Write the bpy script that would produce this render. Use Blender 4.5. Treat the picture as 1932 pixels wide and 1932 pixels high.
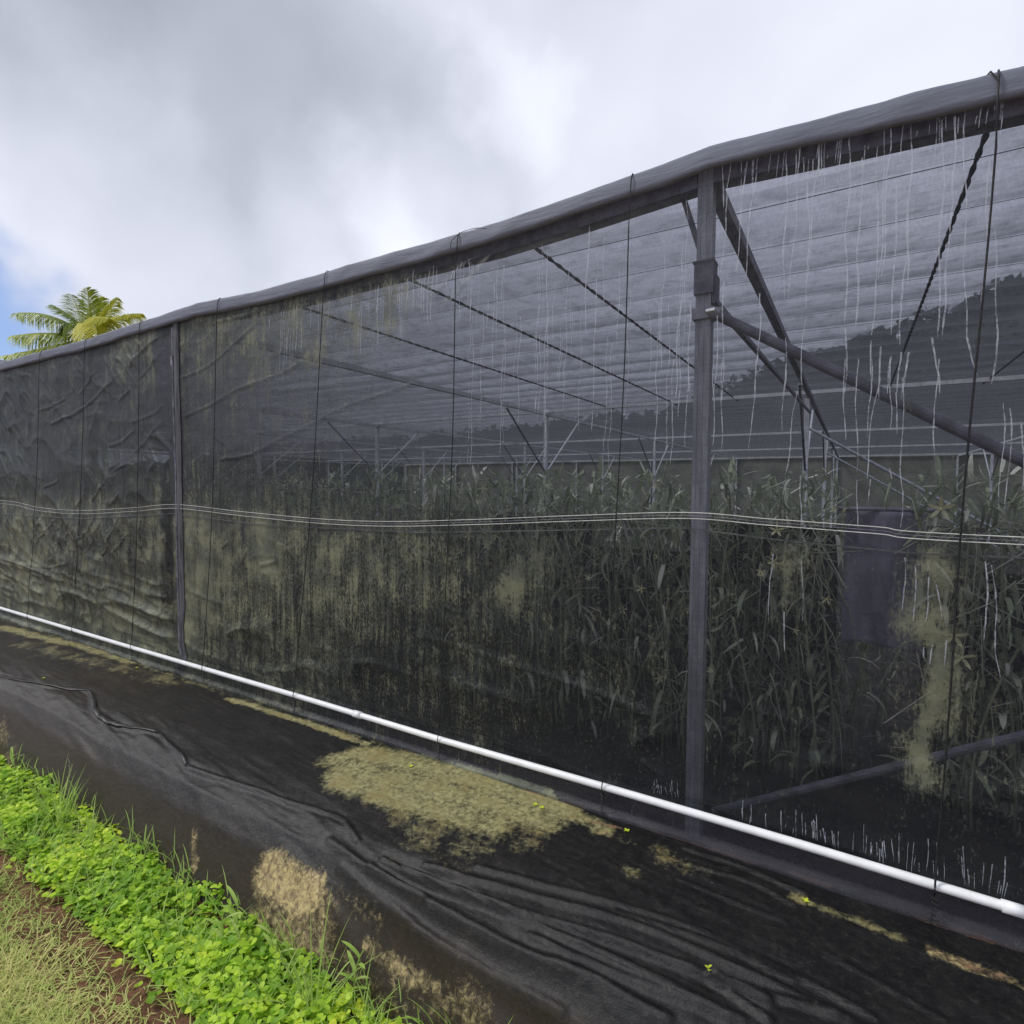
import bpy, math, random
import numpy as np
from mathutils import Vector
random.seed(7)
rng = np.random.RandomState(11)
PI = math.pi
for o in list(bpy.data.objects): bpy.data.objects.remove(o, do_unlink=True)
sc = bpy.context.scene
C = sc.collection

# ---------------------------------------------------------------- camera
YAW, PITCH, ROLL = math.radians(31.2), math.radians(2.75), math.radians(0.3)
CAMZ, FPX, HALF = 1.52, 1057.0, 966.0
F0 = np.array([-math.sin(YAW), math.cos(YAW), 0.]); R0 = np.array([math.cos(YAW), math.sin(YAW), 0.]); Z0 = np.array([0, 0, 1.])
FW = F0*math.cos(PITCH) - Z0*math.sin(PITCH); U0 = Z0*math.cos(PITCH) + F0*math.sin(PITCH)
RT = R0*math.cos(ROLL) + U0*math.sin(ROLL); UP = U0*math.cos(ROLL) - R0*math.sin(ROLL)
cam_d = bpy.data.cameras.new('camera'); cam = bpy.data.objects.new('camera', cam_d); C.objects.link(cam)
from mathutils import Matrix
cam.matrix_world = Matrix(((RT[0], UP[0], -FW[0], 0), (RT[1], UP[1], -FW[1], 0), (RT[2], UP[2], -FW[2], CAMZ), (0, 0, 0, 1)))
cam_d.sensor_width = 36; cam_d.sensor_height = 36; cam_d.lens = FPX/(2*HALF)*36
cam_d.clip_start = 0.05; cam_d.clip_end = 6000
sc.camera = cam

# ---------------------------------------------------------------- light
SUN_EL, SUN_AZ = math.radians(50), math.radians(240)      # azimuth: clockwise from +Y
EXPOSURE = 0.36
w = bpy.data.worlds.new("World"); sc.world = w; w.use_nodes = True
wn = w.node_tree; wn.nodes.clear()
def N(t, typ, **kw):
    n = t.nodes.new(typ)
    for k, v in kw.items(): setattr(n, k, v)
    return n
def L(t, a, b): t.links.new(a, b)
def M2(t, op, a, b=None, c=None, clamp=False):
    n = N(t, 'ShaderNodeMath', operation=op, use_clamp=clamp)
    for i, v in enumerate((a, b, c)):
        if v is None: continue
        if isinstance(v, (int, float)): n.inputs[i].default_value = v
        else: L(t, v, n.inputs[i])
    return n.outputs[0]
def noise(t, vec, scale, detail=4, rough=0.55, dist=0.0):
    n = N(t, 'ShaderNodeTexNoise'); n.inputs['Scale'].default_value = scale; n.inputs['Detail'].default_value = detail
    n.inputs['Roughness'].default_value = rough; n.inputs['Distortion'].default_value = dist
    if vec is not None: L(t, vec, n.inputs['Vector'])
    return n
def mapping(t, vec, scale=(1, 1, 1), rot=(0, 0, 0), loc=(0, 0, 0)):
    n = N(t, 'ShaderNodeMapping'); n.inputs['Scale'].default_value = scale; n.inputs['Rotation'].default_value = rot; n.inputs['Location'].default_value = loc
    L(t, vec, n.inputs['Vector']); return n.outputs[0]
def mixc(t, fac, a, b):
    n = N(t, 'ShaderNodeMix', data_type='RGBA'); n.clamp_factor = True
    if isinstance(fac, (int, float)): n.inputs[0].default_value = fac
    else: L(t, fac, n.inputs[0])
    for s, v in ((6, a), (7, b)):
        if isinstance(v, tuple): n.inputs[s].default_value = (*v, 1)
        else: L(t, v, n.inputs[s])
    return n.outputs[2]
def smooth(t, v, lo, hi, a=0.0, b=1.0):
    n = N(t, 'ShaderNodeMapRange', interpolation_type='SMOOTHSTEP')
    L(t, v, n.inputs[0]); n.inputs[1].default_value = lo; n.inputs[2].default_value = hi; n.inputs[3].default_value = a; n.inputs[4].default_value = b
    return n.outputs[0]

def ray(px, py):
    v = FW*FPX + RT*(px-HALF) - UP*(py-HALF); return v/np.linalg.norm(v)
# clouds: soft patches of brighter and greyer cloud in given directions of the sky, warped by noise
tc = N(wn, 'ShaderNodeTexCoord'); gen = tc.outputs['Generated']
nw = noise(wn, gen, 2.4, 5, 0.5); nw2 = noise(wn, gen, 9.0, 4, 0.5)
vs = N(wn, 'ShaderNodeVectorMath', operation='SUBTRACT'); L(wn, nw.outputs['Color'], vs.inputs[0]); vs.inputs[1].default_value = (.5, .5, .5)
vm = N(wn, 'ShaderNodeVectorMath', operation='SCALE'); L(wn, vs.outputs[0], vm.inputs[0]); vm.inputs['Scale'].default_value = 0.36
vs2 = N(wn, 'ShaderNodeVectorMath', operation='SUBTRACT'); L(wn, nw2.outputs['Color'], vs2.inputs[0]); vs2.inputs[1].default_value = (.5, .5, .5)
vm2 = N(wn, 'ShaderNodeVectorMath', operation='SCALE'); L(wn, vs2.outputs[0], vm2.inputs[0]); vm2.inputs['Scale'].default_value = 0.11
va = N(wn, 'ShaderNodeVectorMath', operation='ADD'); L(wn, gen, va.inputs[0]); L(wn, vm.outputs[0], va.inputs[1])
va2 = N(wn, 'ShaderNodeVectorMath', operation='ADD'); L(wn, va.outputs[0], va2.inputs[0]); L(wn, vm2.outputs[0], va2.inputs[1])
vn = N(wn, 'ShaderNodeVectorMath', operation='NORMALIZE'); L(wn, va2.outputs[0], vn.inputs[0]); wdir = vn.outputs[0]
def blob(px, py, deg, wgt, vec=wdir):
    d = ray(px, py)
    n = N(wn, 'ShaderNodeVectorMath', operation='DOT_PRODUCT'); L(wn, vec, n.inputs[0]); n.inputs[1].default_value = tuple(d)
    return smooth(wn, n.outputs['Value'], math.cos(math.radians(deg)), 1.0, 0.0, wgt)
CLOUDS = [(120, 90, 15, -.13), (400, 220, 16, -.13), (660, 320, 13, -.10), (850, 370, 11, -.07), (40, 30, 11, -.10), (60, 300, 13, .17), (300, 400, 15, .10),
          (990, 195, 6, .09), (1030, 240, 12, .07), (780, 455, 9, .17), (640, 520, 11, .10), (60, 520, 11, -.10), (330, 560, 12, -.06), (1000, 40, 12, -.03), (1500, 60, 24, .06), (1900, 0, 20, .05)]
acc = None
for b_ in CLOUDS:
    o_ = blob(*b_); acc = o_ if acc is None else M2(wn, 'ADD', acc, o_)
fb = noise(wn, gen, 3.2, 5, 0.5, 0.3)
bright = M2(wn, 'ADD', M2(wn, 'ADD', acc, 0.625), M2(wn, 'MULTIPLY', M2(wn, 'SUBTRACT', fb.outputs['Fac'], 0.5), 0.20))
ramp = N(wn, 'ShaderNodeValToRGB'); L(wn, bright, ramp.inputs['Fac'])
cr = ramp.color_ramp; cr.elements[0].position = 0.0; cr.elements[0].color = (.20, .22, .27, 1); cr.elements[1].position = 1.0; cr.elements[1].color = (.96, .97, 1.0, 1)
for p_, c_ in ((0.30, (.30, .325, .385)), (0.50, (.43, .46, .53)), (0.66, (.58, .605, .70)), (0.82, (.76, .785, .87))):
    e = cr.elements.new(p_); e.color = (*c_, 1)
csc = N(wn, 'ShaderNodeVectorMath', operation='SCALE'); L(wn, ramp.outputs['Color'], csc.inputs[0]); csc.inputs['Scale'].default_value = 10.0
sky = N(wn, 'ShaderNodeTexSky', sky_type='NISHITA'); sky.sun_disc = False; sky.sun_elevation = SUN_EL; sky.sun_rotation = SUN_AZ
sky.dust_density = 1.0; sky.air_density = 1.0
ssc = N(wn, 'ShaderNodeVectorMath', operation='MULTIPLY'); L(wn, sky.outputs[0], ssc.inputs[0]); ssc.inputs[1].default_value = (.62, .74, 1.0)
gap = blob(-90, 670, 12, 1.1)
hole = smooth(wn, gap, 0.0, 0.85)
mx = N(wn, 'ShaderNodeMix', data_type='RGBA'); L(wn, M2(wn, 'MULTIPLY', hole, .85), mx.inputs[0]); L(wn, csc.outputs[0], mx.inputs[6]); L(wn, ssc.outputs[0], mx.inputs[7])
bg = N(wn, 'ShaderNodeBackground'); bg.inputs['Strength'].default_value = 0.1; L(wn, mx.outputs[2], bg.inputs['Color'])
wo = N(wn, 'ShaderNodeOutputWorld'); L(wn, bg.outputs[0], wo.inputs[0])

sd = bpy.data.lights.new('sun', 'SUN'); sd.energy = 1.5; sd.angle = math.radians(11); sd.color = (1, .98, .95)
so = bpy.data.objects.new('sun', sd); C.objects.link(so)
sdir = Vector((math.sin(SUN_AZ)*math.cos(SUN_EL), math.cos(SUN_AZ)*math.cos(SUN_EL), math.sin(SUN_EL)))
so.rotation_euler = sdir.to_track_quat('Z', 'Y').to_euler()
vset = sc.view_settings; vset.view_transform = 'Standard'; vset.look = 'None'; vset.gamma = 1; vset.use_curve_mapping = False; vset.exposure = EXPOSURE
sc.render.engine = 'CYCLES'
sc.cycles.use_denoising = True
sc.cycles.transparent_max_bounces = 24; sc.cycles.max_bounces = 6; sc.cycles.diffuse_bounces = 3; sc.cycles.transmission_bounces = 6

# ---------------------------------------------------------------- helpers
def onY(px, py, Y):
    r = ray(px, py); return np.array([0, 0, CAMZ]) + r*(Y/r[1])
def onZ(px, py, z):
    r = ray(px, py); return np.array([0, 0, CAMZ]) + r*((z-CAMZ)/r[2])
_tab = rng.rand(256, 256)
def vn2(u, v, seed=0):
    u = np.asarray(u, float)+seed*17.3; v = np.asarray(v, float)+seed*9.7
    iu = np.floor(u).astype(int); iv = np.floor(v).astype(int); fu = u-iu; fv = v-iv
    fu = fu*fu*(3-2*fu); fv = fv*fv*(3-2*fv)
    a = _tab[iu % 256, iv % 256]; b = _tab[(iu+1) % 256, iv % 256]; c = _tab[iu % 256, (iv+1) % 256]; d = _tab[(iu+1) % 256, (iv+1) % 256]
    return (a*(1-fu)+b*fu)*(1-fv)+(c*(1-fu)+d*fu)*fv
def fbm(u, v, seed=0, o=4):
    s = 0; a = .5; f = 1
    for i in range(o): s = s+a*(vn2(np.asarray(u)*f, np.asarray(v)*f, seed+i)-.5)*2; a *= .5; f *= 2
    return s
def ridgeN(u, v, seed=0): return (1-np.abs(2*vn2(u, v, seed)-1))**4
def segdist(x, y, pts):
    best = np.full(np.shape(x), 1e9)
    for (ax, ay), (bx, by) in zip(pts[:-1], pts[1:]):
        dx, dy = bx-ax, by-ay; l2 = dx*dx+dy*dy+1e-12
        t = np.clip(((x-ax)*dx+(y-ay)*dy)/l2, 0, 1)
        best = np.minimum(best, np.hypot(x-ax-t*dx, y-ay-t*dy))
    return best
def sm(a, b, x):
    t = np.clip((np.asarray(x, float)-a)/(b-a), 0, 1); return t*t*(3-2*t)

class MB:
    def __init__(s): s.v = []; s.f = []; s.m = []; s.a = []
    def add(s, vs, fs, mat=0):
        n = len(s.v); s.v += [tuple(map(float, p)) for p in vs]; s.f += [tuple(i+n for i in f) for f in fs]; s.m += [mat]*len(fs); return n
    def box(s, c, sz, mat=0, rot=None):
        hx, hy, hz = sz[0]/2, sz[1]/2, sz[2]/2
        P = [Vector((x, y, z)) for x in (-hx, hx) for y in (-hy, hy) for z in (-hz, hz)]
        if rot is not None: P = [rot @ p for p in P]
        s.add([p+Vector(c) for p in P], [(0, 1, 3, 2), (4, 6, 7, 5), (0, 4, 5, 1), (2, 3, 7, 6), (0, 2, 6, 4), (1, 5, 7, 3)], mat)
    def tube(s, pts, r, n=8, mat=0, flat=1.0, square=False):
        pts = [Vector(p) for p in pts]
        rs = r if isinstance(r, (list, tuple)) else [r]*len(pts)
        t0 = (pts[1]-pts[0]).normalized(); ref = Vector((0, 0, 1)) if abs(t0.z) < .9 else Vector((1, 0, 0))
        rings = []
        for i, p in enumerate(pts):
            a = pts[max(i-1, 0)]; b = pts[min(i+1, len(pts)-1)]; t = (b-a).normalized()
            u = (ref-t*ref.dot(t)).normalized(); v_ = t.cross(u)
            off = PI/n if square else 0
            rings.append([p+(u*math.cos(2*PI*k/n+off)*flat+v_*math.sin(2*PI*k/n+off))*rs[i] for k in range(n)])
        vs_ = [q for R_ in rings for q in R_]; fs = []
        for i in range(len(pts)-1):
            for k in range(n):
                fs.append((i*n+k, i*n+(k+1) % n, (i+1)*n+(k+1) % n, (i+1)*n+k))
        fs.append(tuple(range(n-1, -1, -1))); fs.append(tuple((len(pts)-1)*n+k for k in range(n)))
        s.add(vs_, fs, mat)
    def bar(s, a, b, wd, mat=0): s.tube([a, b], wd/math.sqrt(2), 4, mat, square=True)
    def build(s, name, mats, parent=None, smooth_=False, attrs=None):
        me = bpy.data.meshes.new(name); me.from_pydata(s.v, [], s.f)
        mats = mats if isinstance(mats, (list, tuple)) else [mats]
        for m in mats: me.materials.append(m)
        if len(mats) > 1: me.polygons.foreach_set('material_index', s.m)
        if smooth_: me.polygons.foreach_set('use_smooth', [True]*len(me.polygons))
        if attrs:
            for k, v in attrs.items():
                at = me.attributes.new(k, 'FLOAT', 'POINT'); at.data.foreach_set('value', np.asarray(v, np.float32))
        me.update()
        o = bpy.data.objects.new(name, me); C.objects.link(o)
        if parent is not None: o.parent = parent; o.matrix_parent_inverse = Matrix.Identity(4); 
        if parent is not None and world_loc(parent).length > 0:
            me.transform(Matrix.Translation(-world_loc(parent)))
        return o
def world_loc(o):
    v = Vector(o.location)
    while o.parent: o = o.parent; v += Vector(o.location)
    return v
def tag(o, label=None, cat=None, group=None, kind=None):
    if label: o['label'] = label
    if cat: o['category'] = cat
    if group: o['group'] = group
    if kind: o['kind'] = kind
    return o
def empty(name, loc=(0, 0, 0)):
    o = bpy.data.objects.new(name, None); o.location = loc; o.empty_display_size = .1; C.objects.link(o); return o
def gridmesh(name, X, Y, Zc, mats, parent=None, attrs=None, keep=None, smooth_=True):
    """X, Y, Zc: 2-d arrays of coordinates"""
    n, m = X.shape
    V = np.stack([X, Y, Zc], -1).reshape(-1, 3)
    i, j = np.meshgrid(np.arange(n-1), np.arange(m-1), indexing='ij')
    F = np.stack([i*m+j, (i+1)*m+j, (i+1)*m+j+1, i*m+j+1], -1)
    if keep is not None: F = F[keep]
    F = F.reshape(-1, 4)
    me = bpy.data.meshes.new(name)
    me.from_pydata(V.tolist(), [], F.tolist())
    me.materials.append(mats)
    if smooth_: me.polygons.foreach_set('use_smooth', [True]*len(me.polygons))
    if attrs:
        for k, v in attrs.items():
            at = me.attributes.new(k, 'FLOAT', 'POINT'); at.data.foreach_set('value', np.asarray(v, np.float32).reshape(-1))
    me.update(); o = bpy.data.objects.new(name, me); C.objects.link(o)
    if parent is not None: o.parent = parent
    return o
def curve(pts, n=10):
    """Catmull-Rom through points"""
    P = [np.asarray(p, float) for p in pts]; P = [2*P[0]-P[1]]+P+[2*P[-1]-P[-2]]; out = []
    for i in range(1, len(P)-2):
        for k in range(n):
            t = k/n; a, b, c, d = P[i-1:i+3]
            out.append(.5*((2*b)+(-a+c)*t+(2*a-5*b+4*c-d)*t*t+(-a+3*b-3*c+d)*t**3))
    out.append(P[-2]); return out

# ---------------------------------------------------------------- materials
def newmat(name):
    m = bpy.data.materials.new(name); m.use_nodes = True; t = m.node_tree; t.nodes.clear()
    out = N(t, 'ShaderNodeOutputMaterial'); return m, t, out
def objco(t): return N(t, 'ShaderNodeNewGeometry').outputs['Position']
def attr(t, name): return N(t, 'ShaderNodeAttribute', attribute_name=name).outputs['Fac']
def princ(t, out, rough=.6, spec=.3, metal=0.0):
    p = N(t, 'ShaderNodeBsdfPrincipled'); p.inputs['Roughness'].default_value = rough; p.inputs['Specular IOR Level'].default_value = spec; p.inputs['Metallic'].default_value = metal
    if out is not None: L(t, p.outputs[0], out.inputs['Surface'])
    return p
def bump(t, h, strength, dist, p):
    b = N(t, 'ShaderNodeBump'); b.inputs['Strength'].default_value = strength; b.inputs['Distance'].default_value = dist
    L(t, h, b.inputs['Height']); L(t, b.outputs[0], p.inputs['Normal']); return b
def simple(name, c1, c2, scale=8, rough=.6, spec=.3, metal=0., bstr=.2, bdist=.002, vscale=(1, 1, 1)):
    m, t, out = newmat(name); p = princ(t, out, rough, spec, metal)
    n = noise(t, mapping(t, objco(t), vscale), scale, 5, .6)
    L(t, mixc(t, smooth(t, n.outputs['Fac'], .35, .65), c1, c2), p.inputs['Base Color'])
    bump(t, n.outputs['Fac'], bstr, bdist, p); return m

def net_material(name, wall=True):
    m, t, out = newmat(name); co = objco(t)
    st = noise(t, mapping(t, co, (13, 13, 1.1)), 1.6, 6, .62)      # vertical streaks
    st2 = noise(t, mapping(t, co, (62, 62, 1.8)), 1.3, 4, .65)
    sp = noise(t, co, 55, 5, .7)
    cl = noise(t, co, 7, 5, .6); fi = noise(t, mapping(t, co, (1, 1, .45)), 130, 3, .7); th = noise(t, mapping(t, co, (9, 9, 210)), 1.0, 2, .6)
    if wall:
        alg = attr(t, 'algae'); opq = attr(t, 'opaque')
        s = M2(t, 'ADD', M2(t, 'MULTIPLY', st.outputs['Fac'], .42), M2(t, 'MULTIPLY', st2.outputs['Fac'], .38))
        s = M2(t, 'ADD', s, M2(t, 'MULTIPLY', sp.outputs['Fac'], .35)); s = M2(t, 'ADD', s, M2(t, 'MULTIPLY', cl.outputs['Fac'], .20))
        s = M2(t, 'ADD', s, M2(t, 'MULTIPLY', alg, .42)); s = M2(t, 'ADD', s, M2(t, 'MULTIPLY', M2(t, 'SUBTRACT', fi.outputs['Fac'], .5), .55))
        s = smooth(t, s, .87, 1.16)
        clean = mixc(t, opq, (.046, .050, .060), (.024, .028, .025))
        algc = mixc(t, smooth(t, cl.outputs['Fac'], .4, .65), (.17, .185, .13), (.33, .335, .21))
        clean = mixc(t, smooth(t, fi.outputs['Fac'], .55, .75, 0, .6), clean, (.16, .17, .155)); col = mixc(t, s, mixc(t, attr(t, 'skirt'), clean, (.085, .083, .098)), algc)
        op = M2(t, 'ADD', M2(t, 'MULTIPLY', opq, .38), .31)
        op = M2(t, 'ADD', op, M2(t, 'MULTIPLY', s, .33))
        op = M2(t, 'ADD', op, M2(t, 'MULTIPLY', M2(t, 'ADD', M2(t, 'SUBTRACT', fi.outputs['Fac'], .5), M2(t, 'MULTIPLY', M2(t, 'SUBTRACT', th.outputs['Fac'], .5), .8)), .42), clamp=True)
        op = M2(t, 'MINIMUM', op, .97)
    else:
        s = smooth(t, cl.outputs['Fac'], .45, .8)
        col = mixc(t, s, (.06, .062, .075), (.09, .09, .095))
        op = M2(t, 'ADD', M2(t, 'MULTIPLY', s, .16), .255)
    p = princ(t, None, .42, .5); L(t, col, p.inputs['Base Color'])
    tr = N(t, 'ShaderNodeBsdfTranslucent'); tr.inputs['Color'].default_value = (.14, .145, .165, 1) if not wall else (.10, .10, .13, 1)
    wv = noise(t, mapping(t, co, (160, 160, 420)), 1.0, 2, .5)
    h = M2(t, 'ADD', M2(t, 'MULTIPLY', wv.outputs['Fac'], .25), M2(t, 'MULTIPLY', cl.outputs['Fac'], 1.0))
    bump(t, h, .45, .012, p)
    m1 = N(t, 'ShaderNodeMixShader'); m1.inputs[0].default_value = .35 if wall else .5; L(t, p.outputs[0], m1.inputs[1]); L(t, tr.outputs[0], m1.inputs[2])
    # woven threads close up at a slanting angle: open share = open share face-on ** (1/cos)
    ge = N(t, 'ShaderNodeNewGeometry'); dn = N(t, 'ShaderNodeVectorMath', operation='DOT_PRODUCT'); L(t, ge.outputs['Incoming'], dn.inputs[0]); L(t, ge.outputs['True Normal'], dn.inputs[1])
    cosv = M2(t, 'MAXIMUM', M2(t, 'ABSOLUTE', dn.outputs['Value']), .14)
    op = M2(t, 'SUBTRACT', 1.0, M2(t, 'POWER', M2(t, 'MAXIMUM', M2(t, 'SUBTRACT', 1.0, op), .02), M2(t, 'DIVIDE', 1.0, cosv)))
    tp = N(t, 'ShaderNodeBsdfTransparent'); tp.inputs['Color'].default_value = (.95, .955, 1, 1)
    m2 = N(t, 'ShaderNodeMixShader'); L(t, op, m2.inputs[0]); L(t, tp.outputs[0], m2.inputs[1]); L(t, m1.outputs[0], m2.inputs[2])
    L(t, m2.outputs[0], out.inputs['Surface']); return m
M_wall = net_material('shade_net_wall'); M_roof = net_material('shade_net_roof', False)

def hem_material():
    m, t, out = newmat('shade_net_folded'); co = objco(t); p = princ(t, None, .6, .25)
    n = noise(t, mapping(t, co, (2, 8, 14)), 3, 5, .6)
    L(t, mixc(t, n.outputs['Fac'], (.14, .155, .20), (.25, .265, .32)), p.inputs['Base Color']); bump(t, n.outputs['Fac'], .5, .01, p)
    tp = N(t, 'ShaderNodeBsdfTransparent'); m2 = N(t, 'ShaderNodeMixShader'); m2.inputs[0].default_value = .86
    L(t, tp.outputs[0], m2.inputs[1]); L(t, p.outputs[0], m2.inputs[2]); L(t, m2.outputs[0], out.inputs['Surface']); return m
M_hem = hem_material()
M_galv = simple('galvanised_steel', (.36, .375, .40), (.54, .555, .59), 9, .5, .4, .25, vscale=(3, 3, .6))
M_stand_in = simple('post_stand_in', (.045, .047, .058), (.13, .13, .14), 30, .6, .3, 0., .6, .004, (1, 1, .12))
M_bright = simple('pale_steel', (.58, .60, .62), (.78, .80, .82), 7, .5, .4)  # paler than the wall posts, so the inner frame stands out
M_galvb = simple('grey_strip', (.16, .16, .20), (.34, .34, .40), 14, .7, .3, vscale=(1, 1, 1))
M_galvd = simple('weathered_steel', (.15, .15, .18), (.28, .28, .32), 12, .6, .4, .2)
M_cord = simple('black_cord', (.012, .012, .014), (.03, .03, .03), 90, .6, .3)
M_rope = simple('twisted_rope', (.015, .015, .018), (.05, .05, .055), 60, .8, .1)
M_back = simple('back_net_painted_light', (.20, .21, .17), (.30, .31, .25), 1.5, .8, .1)  # light from behind painted in: paler and opaque, unlike the other nets
M_wire = simple('white_wire', (.62, .62, .58), (.78, .78, .74), 20, .4, .4)
M_pvc = simple('white_pvc', (.84, .85, .83), (.94, .94, .94), 14, .3, .5, bstr=.03)
M_hose = simple('black_tape', (.014, .014, .015), (.05, .048, .047), 30, .4, .5)

def streak_mat():
    m, t, out = newmat('lime_streak'); p = princ(t, None, .7, .1); p.inputs['Base Color'].default_value = (.58, .61, .68, 1)
    n = noise(t, mapping(t, objco(t), (60, 60, 40)), 1, 4, .7)
    tp = N(t, 'ShaderNodeBsdfTransparent'); m2 = N(t, 'ShaderNodeMixShader'); L(t, smooth(t, n.outputs['Fac'], .3, .62, .08, .6), m2.inputs[0])
    L(t, tp.outputs[0], m2.inputs[1]); L(t, p.outputs[0], m2.inputs[2]); L(t, m2.outputs[0], out.inputs['Surface']); return m
M_streak = streak_mat()

def mat_material():
    m, t, out = newmat('weed_mat'); co = objco(t); p = princ(t, out, .44, .34)
    st, so_, rd, br = attr(t, 'moss'), attr(t, 'soil'), attr(t, 'red'), attr(t, 'brown')
    nb = noise(t, co, 6, 6, .65); nf = noise(t, co, 38, 6, .72, .6); nff = noise(t, co, 210, 3, .6)
    v = M2(t, 'ADD', M2(t, 'ADD', M2(t, 'MULTIPLY', nb.outputs['Fac'], .45), M2(t, 'MULTIPLY', nf.outputs['Fac'], .60)), M2(t, 'MULTIPLY', nff.outputs['Fac'], .15))     # about .6
    base = mixc(t, smooth(t, v, .45, .75), (.006, .006, .0062), (.015, .0142, .0142))
    bm = smooth(t, M2(t, 'ADD', M2(t, 'MULTIPLY', br, .6), v), .62, 1.15)
    base = mixc(t, bm, base, (.028, .0195, .0105))
    dust = smooth(t, M2(t, 'ADD', M2(t, 'MULTIPLY', nff.outputs['Fac'], .5), M2(t, 'MULTIPLY', nf.outputs['Fac'], .6)), .58, .78); base = mixc(t, M2(t, 'MULTIPLY', dust, .25), base, (.15, .14, .13))
    mm = smooth(t, M2(t, 'ADD', M2(t, 'MULTIPLY', M2(t, 'SUBTRACT', nb.outputs['Fac'], .5), .45), M2(t, 'ADD', M2(t, 'MULTIPLY', st, .58), v)), .80, 1.16)
    mossc = mixc(t, smooth(t, nf.outputs['Fac'], .38, .66), (.22, .20, .09), (.40, .375, .18))
    mossc = mixc(t, smooth(t, nb.outputs['Fac'], .45, .7, 0, .7), mossc, (.24, .18, .07))
    c = mixc(t, mm, base, mossc)
    sm_ = smooth(t, M2(t, 'ADD', M2(t, 'MULTIPLY', so_, .60), v), .82, 1.14)
    soilc = mixc(t, smooth(t, nf.outputs['Fac'], .35, .68), (.26, .19, .10), (.58, .46, .21))
    c = mixc(t, sm_, c, soilc)
    rm = smooth(t, M2(t, 'ADD', M2(t, 'MULTIPLY', rd, .75), v), .95, 1.12)
    c = mixc(t, rm, c, mixc(t, nf.outputs['Fac'], (.16, .08, .045), (.34, .20, .12)))
    L(t, c, p.inputs['Base Color'])
    wv = noise(t, mapping(t, co, (300, 300, 300)), 1.0, 2, .5); rp = noise(t, mapping(t, co, (3, 14, 8), rot=(0, 0, .22)), 1.0, 4, .6, .5)
    h = M2(t, 'ADD', M2(t, 'MULTIPLY', wv.outputs['Fac'], .25), M2(t, 'MULTIPLY', nf.outputs['Fac'], .8)); h = M2(t, 'ADD', h, M2(t, 'MULTIPLY', rp.outputs['Fac'], 1.1))
    h = M2(t, 'ADD', h, M2(t, 'MULTIPLY', M2(t, 'ADD', mm, sm_), .6))
    bump(t, h, .5, .008, p); return m
M_mat = mat_material()

def soil_material():
    m, t, out = newmat('soil'); co = objco(t); p = princ(t, out, .9, .1)
    nb = noise(t, co, 5, 6, .65); nf = noise(t, co, 45, 6, .7)
    c = mixc(t, smooth(t, nb.outputs['Fac'], .35, .65), (.15, .075, .045), (.30, .15, .09))
    c = mixc(t, smooth(t, nf.outputs['Fac'], .4, .7), c, (.10, .06, .035)); sx = N(t, 'ShaderNodeSeparateXYZ'); L(t, co, sx.inputs[0]); far = smooth(t, M2(t, 'MAXIMUM', sx.outputs[1], M2(t, 'MULTIPLY', sx.outputs[0], -1.0)), 24, 30)
    c = mixc(t, far, c, (.08, .13, .035)); L(t, c, p.inputs['Base Color'])
    bump(t, nf.outputs['Fac'], .9, .02, p); return m
M_soil = soil_material()
def leaf_mat(name, c1, c2, c3, trans=(.3, .5, .05), tw=.35, rough=.5, spec=.3):
    """c1..c3 by the per-leaf attribute tint"""
    m, t, out = newmat(name); p = princ(t, None, rough, spec)
    tn = attr(t, 'tint')
    c = mixc(t, smooth(t, tn, 0, .5), c1, c2); c = mixc(t, smooth(t, tn, .5, 1), c, c3)
    nf = noise(t, objco(t), 30, 3, .6); c = mixc(t, smooth(t, nf.outputs['Fac'], .3, .8, 0, .35), c, c1)
    L(t, c, p.inputs['Base Color'])
    tr = N(t, 'ShaderNodeBsdfTranslucent'); L(t, mixc(t, .5, c, trans), tr.inputs['Color'])
    m2 = N(t, 'ShaderNodeMixShader'); m2.inputs[0].default_value = tw; L(t, p.outputs[0], m2.inputs[1]); L(t, tr.outputs[0], m2.inputs[2])
    L(t, m2.outputs[0], out.inputs['Surface']); return m
M_leaf = leaf_mat('ground_cover_leaf', (.18, .36, .03), (.58, .80, .07), (.86, .92, .08), (.65, .92, .10))
M_grass = leaf_mat('grass_blade', (.26, .44, .08), (.44, .62, .14), (.62, .70, .26), (.6, .8, .2))
M_dry = leaf_mat('mown_grass', (.30, .44, .10), (.58, .66, .20), (.90, .74, .36), (.5, .5, .25), .25, .7, .1)
M_orch = leaf_mat('orchid_leaf', (.11, .13, .08), (.48, .54, .34), (.94, .95, .80), (.4, .5, .25), .25, .4, .5)
M_flower = simple('orchid_petal', (.75, .75, .38), (.85, .84, .52), 40, .5, .3)
M_palm = leaf_mat('palm_leaflet', (.09, .17, .03), (.42, .50, .07), (.88, .80, .12), (.4, .45, .06), .3, .45, .4)
M_rachis = simple('palm_rachis', (.35, .36, .10), (.5, .46, .14), 8)
M_bark = simple('palm_bark', (.16, .13, .10), (.28, .24, .19), 10, .9, .1)
M_forest = leaf_mat('forest_leaf', (.03, .045, .03), (.038, .055, .036), (.05, .07, .045), (.1, .14, .05), .1, .7, .1)
M_hill = simple('hillside', (.03, .05, .02), (.06, .08, .03), .05, .9, .1)
M_scr = simple('black_screen', (.014, .015, .014), (.05, .052, .045), 14, .8, .1)
M_cloth = simple('grey_cloth', (.16, .155, .20), (.33, .32, .39), 3, .9, .1, vscale=(3, 3, .6))
M_floor = simple('inside_floor', (.018, .018, .018), (.05, .046, .04), 5, .9, .1)

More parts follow.
